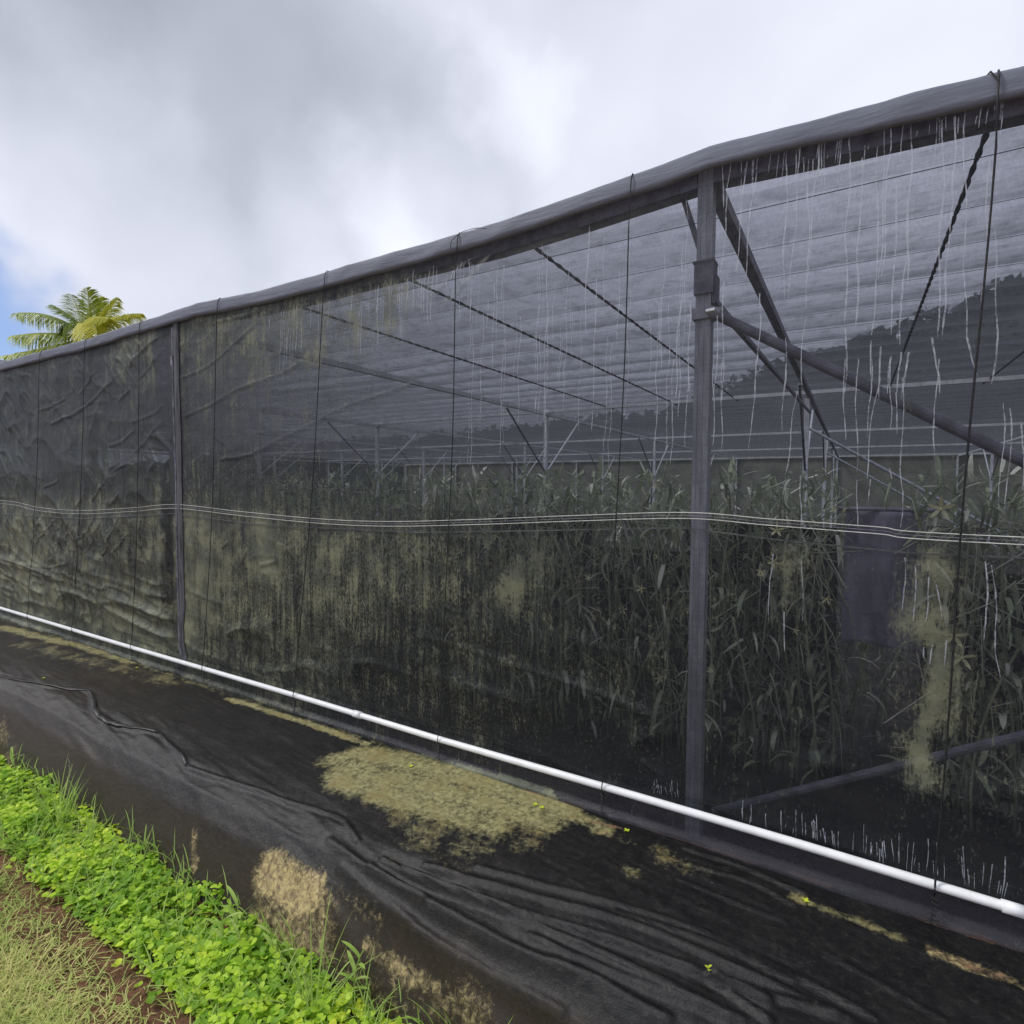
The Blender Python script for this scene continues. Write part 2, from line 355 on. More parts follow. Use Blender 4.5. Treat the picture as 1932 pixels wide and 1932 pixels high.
# ---------------------------------------------------------------- ground, terrace and hill
YW = 2.40
prof_y = np.array([-3, 0.0, .75, .98, 1.06, 1.12, 1.36, 1.42, 1.48, 1.55, 1.62, 1.72, 1.9, 2.2, 2.40, 2.6, 40])
prof_z = np.array([-.44, -.44, -.43, -.42, -.43, -.45, -.46, -.40, -.29, -.165, -.085, -.038, -.014, -.004, 0, 0, 0])
def G(x, Y):
    x = np.asarray(x, float); Y = np.asarray(Y, float)
    sh = .05*(vn2(x*.9+3, x*0, 5)-.5)*sm(2.3, 1.7, Y)*sm(1.0, 1.5, Y)
    return np.interp(Y+sh, prof_y, prof_z)
def gp(px, py):
    r = ray(px, py); t = np.arange(.6, 14, .004); P = np.array([0, 0, CAMZ])+r*t[:, None]
    g = G(P[:, 0], P[:, 1]); k = np.argmax(P[:, 2] < g); return P[k]
xs = np.unique(np.concatenate([np.linspace(-900, -40, 12), np.linspace(-40, -7, 24), np.linspace(-7, 3, 140), np.linspace(3, 40, 30), np.linspace(40, 900, 12)]))
ys = np.unique(np.concatenate([np.linspace(-900, -20, 10), np.linspace(-20, 0, 12), np.linspace(0, 2.7, 90), np.linspace(2.7, 30, 30), np.linspace(30, 1500, 20)]))
X, Y = np.meshgrid(xs, ys, indexing='ij')
Zg = G(X, Y) - .014 + .006*fbm(X*4, Y*4, 3)*sm(8, 3, np.abs(X))
tag(gridmesh('ground', X, Y, Zg, M_soil), kind='structure')

# black woven weed mat covering the bank
def warp_x(a, b, d0, d1):
    out = [a]
    while out[-1] < b: out.append(out[-1]+max(d0, min(d1, d0*max(1, abs(out[-1]-.2)/1.6))))
    return np.array(out)
mx_ = warp_x(-9.5, 3.0, .010, .04); my_ = np.arange(1.36, 2.46, .0095)
X, Y = np.meshgrid(mx_, my_, indexing='ij')
Zm = G(X, Y)+.004
W2 = lambda pts: [tuple(gp(*p)[:2]) for p in pts]
CREASE = [([(0, 1280), (90, 1298), (165, 1305), (180, 1345), (240, 1375), (300, 1388)], .010, .016),
 ([(300, 1388), (330, 1415), (352, 1445)], .010, .012), ([(352, 1450), (450, 1480), (560, 1520), (640, 1545), (662, 1570), (675, 1592)], .012, .013),
 ([(720, 1630), (790, 1660), (880, 1692), (980, 1722), (1100, 1757), (1200, 1790), (1330, 1840), (1450, 1890)], .020, .016),
 ([(800, 1640), (1000, 1690), (1200, 1745), (1400, 1830), (1600, 1925)], .012, .016), ([(760, 1650), (900, 1705), (1060, 1765), (1250, 1850), (1400, 1928)], .013, .015),
 ([(700, 1640), (840, 1730), (980, 1800), (1120, 1850), (1260, 1925)], .014, .02), ([(640, 1640), (760, 1745), (900, 1840), (1060, 1925)], .013, .02),
 ([(900, 1640), (1100, 1690), (1300, 1750), (1500, 1840), (1650, 1925)], .009, .014),
 ([(1290, 1605), (1400, 1640), (1520, 1690)], .010, .012), ([(1300, 1635), (1420, 1670), (1500, 1710)], .009, .012), ([(1280, 1660), (1400, 1710), (1480, 1740)], .007, .012),
 ([(1340, 1845), (1400, 1890), (1450, 1928)], .016, .014), ([(1350, 1850), (1460, 1880), (1580, 1925)], .012, .016),
 ([(1000, 1770), (1150, 1830), (1300, 1890), (1380, 1928)], .010, .014), ([(1160, 1720), (1350, 1780), (1500, 1850)], .009, .012),
 ([(620, 1590), (700, 1650), (800, 1700)], .010, .015), ([(1560, 1800), (1700, 1880), (1780, 1925)], .006, .012)]
for pts, a, wd in CREASE:
    a *= 1.5; wd *= .8
    q = [tuple(p[:2]) for p in curve([(*p, 0) for p in W2(pts)], 4)]
    d = segdist(X, Y, q); Zm += a*np.exp(-(d/wd)**2) - .35*a*np.exp(-(d/(wd*2.6))**2)
face = sm(1.95, 1.62, Y)
wx = X+.5*(Y-1.7)+.15*fbm(X*1.5, Y*1.5, 21)
Zm += face*.020*ridgeN(X*.25+Y, Y*9+1.6*X, 31)*sm(-3.5, -.8, X)*sm(.25, .75, vn2(X*1.4, Y*3, 32)) + face*.009*ridgeN(X*.3+Y, Y*20+3.4*X, 37)*sm(.4, .8, vn2(X*1.9+5, Y*4, 38))
Zm += .004*ridgeN(X*.7+Y, Y*13+1.8*X, 44)*sm(-2.2, .2, X)*sm(.35, .7, vn2(X*1.2, Y*2.5, 46))
Zm += face*.004*ridgeN(X*1.2+.5*Y, Y*34+2.5*X, 57)*sm(.3, .7, vn2(X*2, Y*4, 58))+.004*ridgeN(X*3+2*Y, Y*24+3.2*X, 59)*sm(.45, .8, vn2(X*1.3, Y*3, 60))
Zm += .012*fbm(X*1.8, Y*3, 50)+.004*fbm(X*9, Y*12, 53)
Zm = np.where(Y > 2.36, np.minimum(Zm, .004+.01*fbm(X*6, Y*0, 9)), Zm)
def cap(lst, XX, YY):
    o = np.zeros_like(XX)
    for pts, r, s in lst: o = np.maximum(o, s*np.exp(-(segdist(XX, YY, W2(pts) if len(pts) > 1 else W2(pts)*2)/(r*1.45))**2.4))
    return o
moss = cap([([(700, 1425), (900, 1475), (1060, 1530)], .085, 1.0), ([(640, 1470), (760, 1510), (930, 1555)], .09, .95), ([(620, 1440), (680, 1420)], .07, .9), ([(660, 1450), (860, 1505), (1030, 1545)], .10, .95),
  ([(780, 1570), (900, 1600)], .10, .52), ([(820, 1560), (1000, 1600)], .05, .5), ([(1060, 1530), (1140, 1565)], .045, .8),
  ([(430, 1318), (560, 1360), (690, 1405)], .026, .95), ([(0, 1183), (130, 1215), (250, 1250)], .055, .85), ([(40, 1215), (200, 1255), (330, 1285)], .10, .5),
  ([(1500, 1695), (1600, 1735), (1700, 1775)], .020, .62), ([(1180, 1640), (1200, 1650)], .03, .5), ([(1180, 1590), (1350, 1660)], .05, .4)], X, Y)
moss = np.maximum(moss, .62*np.exp(-((Y-2.345)/.05)**2)*(vn2(X*1.7, X*0, 171)**.7)*sm(-.4, -1.0, X))
soil = cap([([(500, 1645), (590, 1700)], .050, .85), ([(520, 1700), (610, 1760)], .060, .62), ([(365, 1575), (368, 1640)], .016, .6), ([(480, 1740), (560, 1800)], .05, .62),
  ([(240, 1660), (360, 1740), (480, 1800)], .035, .85), ([(690, 1790), (760, 1840), (830, 1880)], .018, .62), ([(640, 1690), (720, 1745)], .02, .45), ([(620, 1800), (700, 1890)], .035, .5),
  ([(0, 1370), (20, 1440)], .035, .5), ([(1760, 1800), (1932, 1865)], .026, .62), ([(200, 1610), (280, 1670)], .03, .6), ([(700, 1900), (900, 1930)], .06, .45)], X, Y)
red = np.exp(-((Y-2.375)/.022)**2)*(.25+.75*vn2(X*2.3, X*0, 77))
red = np.maximum(red, cap([([(900, 1432), (990, 1462)], .018, .7), ([(1110, 1552), (1170, 1566)], .013, .62), ([(1500, 1650), (1560, 1672)], .02, .8), ([(1820, 1825), (1900, 1850)], .016, .6)], X, Y))
brown = np.clip(sm(1.62, 1.42, Y)*sm(.5, -1, X)*1.0+.4*sm(-2.5, -5.5, X)+.25*vn2(X*1.1, Y*2, 61), 0, 1)
foot = 1.40+.03*fbm(mx_*2.2, mx_*0, 15)+.02*sm(-1, .3, mx_)
Fm = (my_[None, :-1]+.005) > foot[:-1, None]
weed = gridmesh('weed_mat', X, Y, Zm, M_mat, attrs={'moss': moss, 'soil': soil, 'red': red, 'brown': brown}, keep=Fm)
tag(weed, 'black woven weed mat with yellow moss patches stretched over the bank beside the netting', 'weed mat')
from bisect import bisect
def Gm(x, y):
    i = min(max(bisect(mx_, x)-1, 0), len(mx_)-2); j = min(max(bisect(my_, y)-1, 0), len(my_)-2); return float(Zm[i, j])

# hill far behind, and the wood on it
hx = np.linspace(-260, 200, 70); hy = np.linspace(45, 420, 40)
X, Y = np.meshgrid(hx, hy, indexing='ij')
def HZ(x, y):
    x = np.asarray(x, float); y = np.asarray(y, float)
    rise = sm(48, 95, y)
    amp = np.interp(x, [-260, -140, -70, -40, -22, -6, 3, 14, 30, 70, 200], [6, 8, 9, 10, 12, 18.5, 20, 24, 29, 33, 36])
    return rise*amp*(1+.06*fbm(x*.05, y*.05, 71))-.5
tag(gridmesh('hill', X, Y, HZ(X, Y), M_hill), kind='structure')

# ---------------------------------------------------------------- shade house
BAY = 3.98; PX = [-.55+BAY*k for k in range(-6, 3)]       # posts along the wall
ROWS = [YW+.06, 8.6, 14.8, 21.0, 27.2]
X_L, X_R = PX[0]-.05, PX[-1]+.05
top_pts = [onY(px, py, YW) for px, py in [(0, 686), (176, 638), (330, 588), (376, 573), (492, 550), (604, 519), (679, 496), (870, 443), (956, 417), (1034, 390), (1253, 313), (1344, 277), (1552, 227), (1720, 181), (1879, 142), (1932, 129)]]
tx = [p[0] for p in top_pts]; tz = [p[2] for p in top_pts]
def ze(x):
    x = np.asarray(x, float); z = np.interp(x, tx, tz)
    z = np.where(x < tx[0], 2.86+0*x, z); return np.where(x > tx[-1]+.2, 2.86, z)
print('eave', [(round(a, 2), round(b, 2)) for a, b in zip(tx, tz)])
print('base', onY(1290, 1600, YW), onY(335, 1225, YW), onY(1932, 1860, YW), 'pipe', onY(0, 1147, YW), onY(966, 1434, YW), onY(1932, 1722, YW))
house = empty('shade_house', (PX[6], YW, 0))
tag(house, 'long flat-roofed shade house of grey steel tube clad in dark shade netting', 'shade house')
HL = Vector(house.location)
def hb(mb, name, mat, parent=None, **k):
    par = parent or house
    return mb.build(name, mat, par, **k)
def hgrid(name, X_, Y_, Z_, mat, **k):
    return gridmesh(name, X_-HL.x, Y_-HL.y, Z_-HL.z, mat, house, **k)

# wall surface
XP1 = PX[5]      # far post (col 335)
PXN = PX[6]      # near post
wp = lambda pts: [(float(p[0]), float(p[2])) for p in (onY(*q, YW) for q in pts)]
WR = [([(330, 718), (387, 694), (439, 652), (478, 617)], .007, .009), ([(351, 785), (404, 761), (450, 734), (527, 708), (569, 685)], .008, .009),
      ([(418, 866), (467, 859), (527, 831), (598, 796), (651, 768), (700, 752), (780, 725)], .008, .009), ([(250, 690), (275, 660), (300, 640)], .010, .015),
      ([(850, 580), (900, 520), (945, 455)], .010, .02), ([(830, 560), (880, 500), (935, 455)], .008, .02), ([(395, 610), (440, 600), (490, 585)], .01, .02),
      ([(100, 800), (160, 770), (215, 720)], .009, .014), ([(215, 880), (260, 850), (305, 800)], .008, .014)]
_c = lambda a: [(.3515*x, 483+.3515*y) for x, y in a]
WR += [(_c(q), .007, .011) for q in [[(565, 1400), (520, 1500), (470, 1590)], [(650, 1400), (610, 1510), (565, 1605)], [(520, 1400), (480, 1470), (430, 1530)], [(400, 1400), (370, 1480), (330, 1560)], [(300, 1420), (260, 1470), (200, 1540)],
  [(240, 1400), (170, 1540)], [(350, 1420), (290, 1510)], [(690, 1490), (620, 1600)], [(170, 1655), (280, 1670), (380, 1650)], [(180, 1700), (290, 1730), (370, 1740)], [(440, 1310), (400, 1370)], [(560, 1220), (500, 1310)], [(650, 1280), (600, 1340)],
  [(720, 940), (650, 1000), (590, 1020)], [(730, 1090), (620, 1150)], [(350, 770), (280, 810), (210, 830)], [(520, 620), (440, 740)], [(890, 500), (760, 660)], [(880, 800), (830, 850), (720, 890)], [(700, 720), (640, 780)], [(310, 1210), (240, 1240)], [(230, 1200), (190, 1180)],
  [(1330, 1580), (1300, 1640)], [(1240, 1650), (1290, 1700)], [(1220, 1540), (1200, 1560)], [(1480, 1640), (1400, 1660)]]]
wr_c = [([tuple(p[:2]) for p in curve([(*p, 0) for p in wp(pts)], 4)], a, wd) for pts, a, wd in WR]
def wall_y(x, z):
    x = np.asarray(x, float); z = np.asarray(z, float)
    d = .016*fbm(x*1.3, z*1.0, 81)*sm(0, .4, z)
    lf = sm(XP1+.25, XP1-.3, x)
    up = sm(2.7, 1.3, z)
    # slanting folds on the weathered left bay
    d -= lf*.024*ridgeN((x*1.9+z*2.4)*1.2, (z-x)*.8, 83)*sm(.95, 1.25, z)*(.35+.65*vn2(x*1.1, z*1.3, 84))
    d -= lf*.026*ridgeN((x*1.2+z*1.3)*3.3, (z-x*.4)*1.2, 85)*np.exp(-((z-1.02)/.22)**2)
    d -= (lf*.8+.2)*.034*ridgeN(x*.9+z*.7, z*5.5+x*.4, 87)*sm(.95, .7, z)
    d -= .022*ridgeN(x*1.6, z*7+x*.8, 89)*sm(.85, .4, z)*sm(.05, .2, z)
    d -= .010*ridgeN(x*3.2, z*.7, 91)*sm(.22, .1, z)
    d -= .006*ridgeN(x*2.2+z*1.1, z*2.4, 95)*(.4+.6*lf)
    d -= lf*.016*ridgeN((x+z*1.1)*7.5, (z-x)*2.1, 201)*(vn2(x*2.3, z*2.3, 202) > .0)*sm(.35, .75, vn2(x*1.7, z*1.9, 203))
    d -= lf*.020*ridgeN((x*.9+z*.8)*6.5, (z-x)*1.6, 205)*np.exp(-((z-1.02)/.20)**2)
    d -= (.25+.75*lf)*.012*ridgeN(x*2.4, z*13+x*1.5, 207)*sm(1.1, .6, z)
    d -= .005*ridgeN(x*5+z*2, z*9, 209)*sm(.4, .7, vn2(x*2.1, z*2.7, 210))
    d -= (.3+.7*lf)*.010*ridgeN(x*5.5+z*1.1, z*.7+3, 231)*sm(.3, .7, vn2(x*1.2, z*1.0, 232))
    d -= .006*ridgeN(x*9+z*2.2, z*1.2, 233)*np.exp(-((z-1.05)/.25)**2)*(.3+lf)
    d -= .004*fbm(x*13, z*11, 97)
    for q, a, wd in wr_c:
        dd = segdist(x, z, q); d = d - a*np.exp(-(dd/wd)**2) + .8*a*np.exp(-((dd-wd*1.4)/wd)**2)*0
    for px_ in (XP1, PXN):
        d = np.where(np.abs(x-px_) < .30, d*(1-.85*np.exp(-((x-px_)/.12)**2)), d)
    d += -.035*np.exp(-((x-XP1+.10)/.045)**2)*sm(2.6, 2.2, z)*sm(0, .3, z)*.0
    d += .010*np.exp(-((x-XP1+.10)/.05)**2)*sm(2.7, 2.3, z)
    # tucked behind the pipe and spread at the foot
    d += .012*np.exp(-((z-.155)/.03)**2) - .03*sm(.12, 0, z)
    d = d*sm(ze(x)-.02, ze(x)-.22, z)
    d = np.where((z > .03) & (z < .33), np.maximum(d, -.012-.5*np.maximum(z-.20, 0)), d)
    return YW + np.clip(d, -.11, .05)
def wall_attrs(x, z):
    u = sm(XP1+2.1, XP1-.2, x); mid = sm(PXN+.2, XP1+.8, x)
    opq = np.clip(.13+.38*mid+.50*u + .40*sm(1.45, .3, z), 0, 1)
    alg = .12+.42*mid-.04*u+.14*sm(1.5, 1.25, z)*(.4+1.2*vn2(x*2.1, z*1.4, 241))
    P = lambda *a: wp(a)
    def c(pts, r, s):
        q = P(*pts) if len(pts) > 1 else P(*pts)*2
        return s*np.exp(-(segdist(x, z, q)/r)**2)
    add = 0
    for pts, r, s in [([(310, 880), (305, 960), (318, 1120), (318, 1200)], .07, .65), ([(350, 980), (350, 1200)], .22, .45), ([(385, 990), (390, 1150)], .12, .4), ([(500, 1010), (500, 1060)], .14, .7),
        ([(250, 660), (330, 650)], .30, .3), ([(600, 650), (760, 560)], .18, .45), ([(735, 560), (730, 600)], .05, .75), ([(400, 640), (560, 620)], .35, .30), ([(560, 600), (760, 530)], .12, .3),
        ([(1000, 1050), (960, 1120)], .13, .6), ([(1500, 1030), (1480, 1130)], .05, .7), ([(1760, 1060), (1740, 1180)], .085, .75), ([(1760, 1200), (1790, 1290), (1730, 1400), (1740, 1470)], .06, .85),
        ([(640, 1050), (900, 1100)], .3, .25), ([(50, 1060), (60, 1180)], .5, .5), ([(0, 1080), (300, 1200)], .3, .25), ([(880, 920), (920, 920)], .05, .2), ([(1700, 720), (1780, 860)], .10, .35)]:
        add = np.maximum(add, c(pts, r, s))
    add = add*(.35+.6*vn2(x*24, z*12, 221)+.45*vn2(x*70, z*45, 222))
    base = .75*np.exp(-((z-.02)/.035)**2)*(segdist(x, z, P((760, 1445), (1030, 1525))) < .12)
    clean = .7*np.exp(-((x-XP1+.16)/.08)**4)*sm(.3, .6, z)+.35*np.exp(-((x-XP1-.02)/.06)**2)
    low = .12*sm(.6, .1, z)*(1-u*.3)-.14*sm(1.5, 1.2, z)
    crs = 0
    for q, a, wd in wr_c: crs = np.maximum(crs, np.exp(-(segdist(x, z, q)/.007)**2))
    skirt = sm(.15, .12, z)
    opq = np.where(z < .15, np.maximum(opq*(1-skirt), skirt*.8), opq)
    return np.clip(alg+add+base-clean-low, 0, 1.3), np.clip(opq+.25*add+.15*crs, 0, 1)
def eave_bottom(x): return ze(x)-.035
for k in range(len(PX)-1):
    xa, xb = PX[k], PX[k+1]
    fine = -9 < xb and xa < 1
    nx, nz = (int(BAY/.018), 190) if fine else (40, 24)
    if fine and xa < -5: nx = 230
    if k in (4, 5): nx, nz = 340, 270
    xx = np.linspace(xa, xb, nx+1); tt = np.linspace(0, 1, nz+1)
    Xw, T = np.meshgrid(xx, tt, indexing='ij'); Zw = -.02+T*(eave_bottom(Xw)+.02)
    Yw = wall_y(Xw, Zw); al, op_ = wall_attrs(Xw, Zw)
    o = hgrid('net_panel', Xw, Yw, Zw, M_wall, attrs={'algae': al, 'opaque': op_, 'skirt': sm(.16, .11, Zw)*sm(XP1-.5, PXN-.5, Xw)})
    if k == 4: o['label'] = 'weathered nearly opaque olive netting panel with slanting folds'
    if k == 5: o['label'] = 'dark netting panel with green algae streaks between the two posts'
    if k == 6: o['label'] = 'cleaner see-through netting panel with white drip marks right of the near post'

b = MB(); P_ = [(XP1+.004*math.sin(z_*5), float(wall_y(XP1, z_))-.008, z_) for z_ in np.linspace(.16, 2.72, 34)]
b.tube(P_, .007, 4, flat=1.0); b.box((XP1-.004, float(wall_y(XP1, 2.46))-.012, 2.47), (.020, .010, .07)); o = hb(b, 'batten', M_galvb)
Xs, Ts = np.meshgrid(np.linspace(XP1+.010, XP1+.085, 5), np.linspace(.10, 2.80, 90), indexing='ij')
hgrid('post_stand_in', Xs, wall_y(Xs, Ts)-.005-.010*np.sin(PI*(Xs-XP1-.010)/.075), Ts, M_stand_in); o['label'] = 'narrow grey strip holding the netting to the far post'  # strip added over the net, standing in for the post showing through
# lower hem line where two widths of net overlap
hp = [onY(px, py, YW) for px, py in [(0, 968), (160, 978), (330, 968), (500, 990), (800, 1003), (1000, 1000), (1290, 994), (1500, 1020), (1740, 1043), (1932, 1050)]]
hx_ = [p[0] for p in hp]; hz_ = [p[2] for p in hp]
xx = np.linspace(-9, 2.5, 400); zz = np.interp(xx, hx_, hz_)
Xh, K = np.meshgrid(xx, np.linspace(0, 1, 3), indexing='ij'); Zh = zz[:, None]-K*.006+.0*Xh
al, op_ = wall_attrs(Xh, Zh)
seam = hgrid('net_seam', Xh, wall_y(Xh, Zh)-.006-.002*K, Zh, M_hose)

# drip marks of lime on the net
sb = MB()
def streak(x0, y0, x1, y1, wd=.0023, wig=.006):
    a = onY(x0, y0, YW); b = onY(x1, y1, YW); n = max(6, int(abs(a[2]-b[2])/.018)); sx = a[0]*31+b[2]*7
    vs_ = []; fs = []
    for i in range(n+1):
        t = i/n; z = a[2]+(b[2]-a[2])*t; x = a[0]+(b[0]-a[0])*t+wig*float(fbm(z*11, sx, 101, 3))+.004*math.sin(z*17+sx)
        wl = wd*(.5+.9*float(vn2(z*14, sx, 103)))*min(1, (n-i+1)/3)
        y = float(wall_y(x, z))-.004
        vs_ += [(x-wl, y, z), (x+wl, y, z)]
        if i: fs.append((2*i-2, 2*i-1, 2*i+1, 2*i))
    sb.add(vs_, fs)
R3 = [(665,580,640,1390),(735,570,670,1390),(780,640,765,1440),(830,560,765,1290),(995,510,970,1530),(1065,640,1025,1550),(1145,580,1140,1290),(1140,1290,1105,1590),(1190,690,1150,1290),(1215,480,1165,1280),
 (1250,780,1215,1590),(1310,860,1265,1640),(1330,440,1300,1300),(1500,430,1470,1600),(1555,380,1550,900),(1545,860,1490,1590),(1610,370,1615,1600),(1615,1600,1680,1810),(1735,640,1720,1300),(1720,1280,1705,1500),
 (1765,1020,1785,1480),(1785,1480,1755,1850),(1440,1600,1470,1900),(500,620,430,1300),(445,630,385,1280),(360,650,310,1250),(310,650,330,900),(520,1360,490,1932),(320,1300,315,1932),(290,1480,270,1932),
 (90,1400,60,1932),(140,1400,135,1900),(655,1600,640,1932),(755,1500,735,1850),(975,1550,970,1932),(1115,1620,1100,1932),(1170,1650,1150,1932),(1220,1700,1205,1900),(1265,1680,1250,1900),(1300,1680,1275,1932)]
for a, b, c, d in R3: streak(1253+.3515*a, 75.5+.3515*b, 1253+.3515*c, 75.5+.3515*d)
R4 = [(500,0,465,480),(650,0,635,380),(720,150,650,620),(740,0,738,140),(970,0,970,430),(1035,0,1035,600),(1040,640,1030,900),(1110,0,1100,420),(1150,100,1080,640),(1220,0,1205,380),(1245,180,1240,400),(1280,100,1270,700),
 (1300,0,1280,120),(1465,0,1440,540),(1820,230,1800,800),(1860,260,1835,800),(1925,330,1915,700),(270,0,265,460),(315,0,305,500),(50,0,40,560),(130,0,115,470),(1270,700,1265,900),(1725,1080,1720,1500),(1760,1100,1775,1450),
 (1775,1450,1800,1700),(1100,640,1095,760),(1210,580,1215,640),(1430,1160,1400,1400),(1470,1200,1490,1390),(1600,880,1610,980),(745,1080,740,1400),(580,1040,560,1400),(1290,1060,1275,1350),(1345,1100,1330,1400),
 (1440,1520,1430,1640),(1400,1540,1395,1600),(1510,1500,1505,1640),(650,1350,640,1560),(740,620,735,900)]
for a, b, c, d in R4: streak(1253+.3515*a, 679+.3515*b, 1253+.3515*c, 679+.3515*d, .0017)
for i in range(48):
    x = random.uniform(880, 1308); top = 330+(1345-x)*.308+random.uniform(20, 260); ln = random.uniform(60, 330)
    if top+ln > 880: ln = 880-top
    streak(x, top, x-ln*.03, top+ln, random.uniform(.0008, .0017), .007)
for i in range(46):
    x = random.uniform(480, 900); top = 600-(x-480)*.3+random.uniform(0, 30); streak(x, top, x-2, top+random.uniform(30, 120), .0018, .003)
for i in range(75):                                                  # short drips above the pipe on the right
    x = random.uniform(1400, 1910) if i > 16 else random.uniform(1230, 1290)
    yb = 1147+.2976*x-14; streak(x, yb-random.uniform(24, 90)*(.4+.6*(x-1200)/700), x+random.uniform(-2, 2), yb-random.uniform(2, 16), random.uniform(.0007, .0014), .003)
for i in range(40):
    x = random.uniform(1380, 1905); yb = 200-.26*(x-1500)+140; streak(x, 325-.27*(x-1345)+random.uniform(-8, 30), x-3, 325-.27*(x-1345)+random.uniform(30, 90), .0016, .003)
hb(sb, 'drip_marks', M_streak)['kind'] = 'stuff'

# folded net along the eave
xx = np.unique(np.concatenate([np.linspace(X_L, -9, 20), np.linspace(-9, 2.2, 420), np.linspace(2.2, X_R, 20)]))
cs = [(.16, .002), (.06, .006), (.0, .004), (-.020, -.004), (-.024, -.014), (-.026, -.04), (-.029, -.068), (-.030, -.092), (-.014, -.096)]
Xe = np.repeat(xx[:, None], len(cs), 1); Ye = np.zeros_like(Xe); Ze = np.zeros_like(Xe)
for j, (dy, dz) in enumerate(cs):
    wv = .006*fbm(xx*5, xx*0+j*.35, 111)+.006*ridgeN(xx*2.5+j*.12, xx*0, 112); Ye[:, j] = YW+dy-wv*(j > 2)
    Ze[:, j] = ze(xx)+dz+(.012*fbm(xx*2.2, xx*0, 115)*(j > 5)+.004*fbm(xx*8, xx*0+j, 116)) - (.012 if j > 5 else 0)*0
hgrid('folded_eave_net', Xe, Ye, Ze, M_hem)

# roof net with shallow pockets between the carrying wires
wy = [2.97+.5*k for k in range(49)]
xx = np.linspace(X_L, X_R, 90); yy = np.unique(np.concatenate([[YW+.05, 2.6, 2.8], np.array(wy), *[np.array(wy)+f for f in (.1, .2, .3, .4)]])); yy = yy[yy <= 27.25]
Xr, Yr = np.meshgrid(xx, yy, indexing='ij')
frac = ((Yr-2.97) % .5)/.5
Zr = 2.86+(.022*fbm(Xr*.7, Yr*.5, 121)-.013*np.sin(PI*frac)*(.3+1.4*vn2(Xr*.4, Yr*1.3, 122)))*sm(YW, 2.9, Yr)
Zr = np.where(Yr < 2.62, ze(Xr)+.008, Zr)
hgrid('roof_net', Xr, Yr, Zr, M_roof)
for k, y in enumerate(wy):
    b = MB(); b.tube([(X_L, y, 2.855), (-4.5, y, 2.852), (0, y, 2.852), (X_R, y, 2.855)], .0016 if k else .0022, 5); hb(b, 'roof_wire', M_galvd)
# side and back nets
for xx_ in (X_L, X_R):
    yy_ = np.linspace(YW, 27.2, 20); Ys, Ts = np.meshgrid(yy_, np.linspace(0, 2.85, 6), indexing='ij')
    hgrid('side_net', np.full_like(Ys, xx_), Ys, Ts, M_roof)
xb_ = np.linspace(X_L, X_R, 60); Xb, Tb = np.meshgrid(xb_, np.linspace(0, 2.85, 6), indexing='ij')
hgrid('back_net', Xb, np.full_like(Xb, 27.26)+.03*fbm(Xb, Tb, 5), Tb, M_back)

# steel frame
for k in range(len(PX)-1):
    b = MB(); b.tube([(x_, YW+.065, float(ze(x_))-.090) for x_ in np.linspace(PX[k]+.034, PX[k+1]-.034, 9)], .052, 4, square=True); hb(b, 'eave_beam', M_galvb)
def c_post(mb, x, y, z0, z1, s=.062, lean=0.):
    h = s/2; t = .006
    prof = [(-h, -h), (h, -h), (h, h), (h-.018, h), (h-.018, h-t), (h-t, h-t), (h-t, -h+t), (-h+t, -h+t), (-h+t, h-t), (-h+.018, h-t), (-h+.018, h), (-h, h)]
    prof = [(h*1.0*a, h*1.0*b) for a, b in [(-1, -1), (-.55, -1), (-.5, -.93), (-.22, -.93), (-.17, -1), (.17, -1), (.22, -.93), (.5, -.93), (.55, -1), (1, -1), (1, 1), (-1, 1)]]
    n = len(prof); vs_ = [(x+p[0]+(lean if z == z0 else 0), y+p[1], z) for z in (z0, z1) for p in prof]
    mb.add(vs_, [(i, (i+1) % n, n+(i+1) % n, n+i) for i in range(n)]+[tuple(range(n-1, -1, -1)), tuple(n+i for i in range(n))])
for k, x in enumerate(PX):
    lean = {5: -.0, 6: -.0}.get(k, 0)
    b = MB(); c_post(b, x, YW+.062, -.1, 2.84 if k == 6 else 2.80, lean=lean); po = hb(b, 'post', M_galv)
    if k == 6:
        po['label'] = 'nearest galvanised channel post'
        c = MB(); c.box((x+.002, YW+.058, 2.38), (.078, .078, .13)); c.box((x+.044, YW+.058, 2.33), (.02, .05, .11)); c.box((x, YW+.058, 2.447), (.086, .084, .008)); hb(c, 'clamp', M_galvd, po)
        c = MB(); c.box((x, YW+.055, 2.235), (.082, .08, .045)); c.tube([(x+.03, YW+.02, 2.235), (x+.075, YW+.02, 2.225)], .022, 14); c.tube([(x+.02, YW+.0, 2.235), (x+.055, YW-.004, 2.235)], .008, 6); hb(c, 'collar', M_galv, po)
    if k == 5:
        c = MB(); c.box((x+.002, YW+.056, 2.45), (.075, .075, .10)); hb(c, 'clamp', M_galvd, po)
    # inclined stay in the wall plane, from the post down to the right, and one rising from its foot
    if k in (6, 7):
        b = MB(); b.tube([(x+.05, YW+.09, 2.235), (x+3.35, YW+.13, .15)], .021, 12); hb(b, 'stay_pipe', M_galvd)
        b = MB(); b.tube([(x+.06, YW+.17, .06), (x+3.3, YW+.20, 1.92)], .017, 10); hb(b, 'stay_pipe', M_galvd)
    if k == 6:
        b = MB(); b.bar((x-.12, YW+.10, 2.80), (x+.0, YW+.10, 2.42), .022)
        b.bar((x+.03, YW+.12, 2.30), (x+.05, 8.5, 2.5), .024) ; hb(b, 'knee_brace', M_galvd)
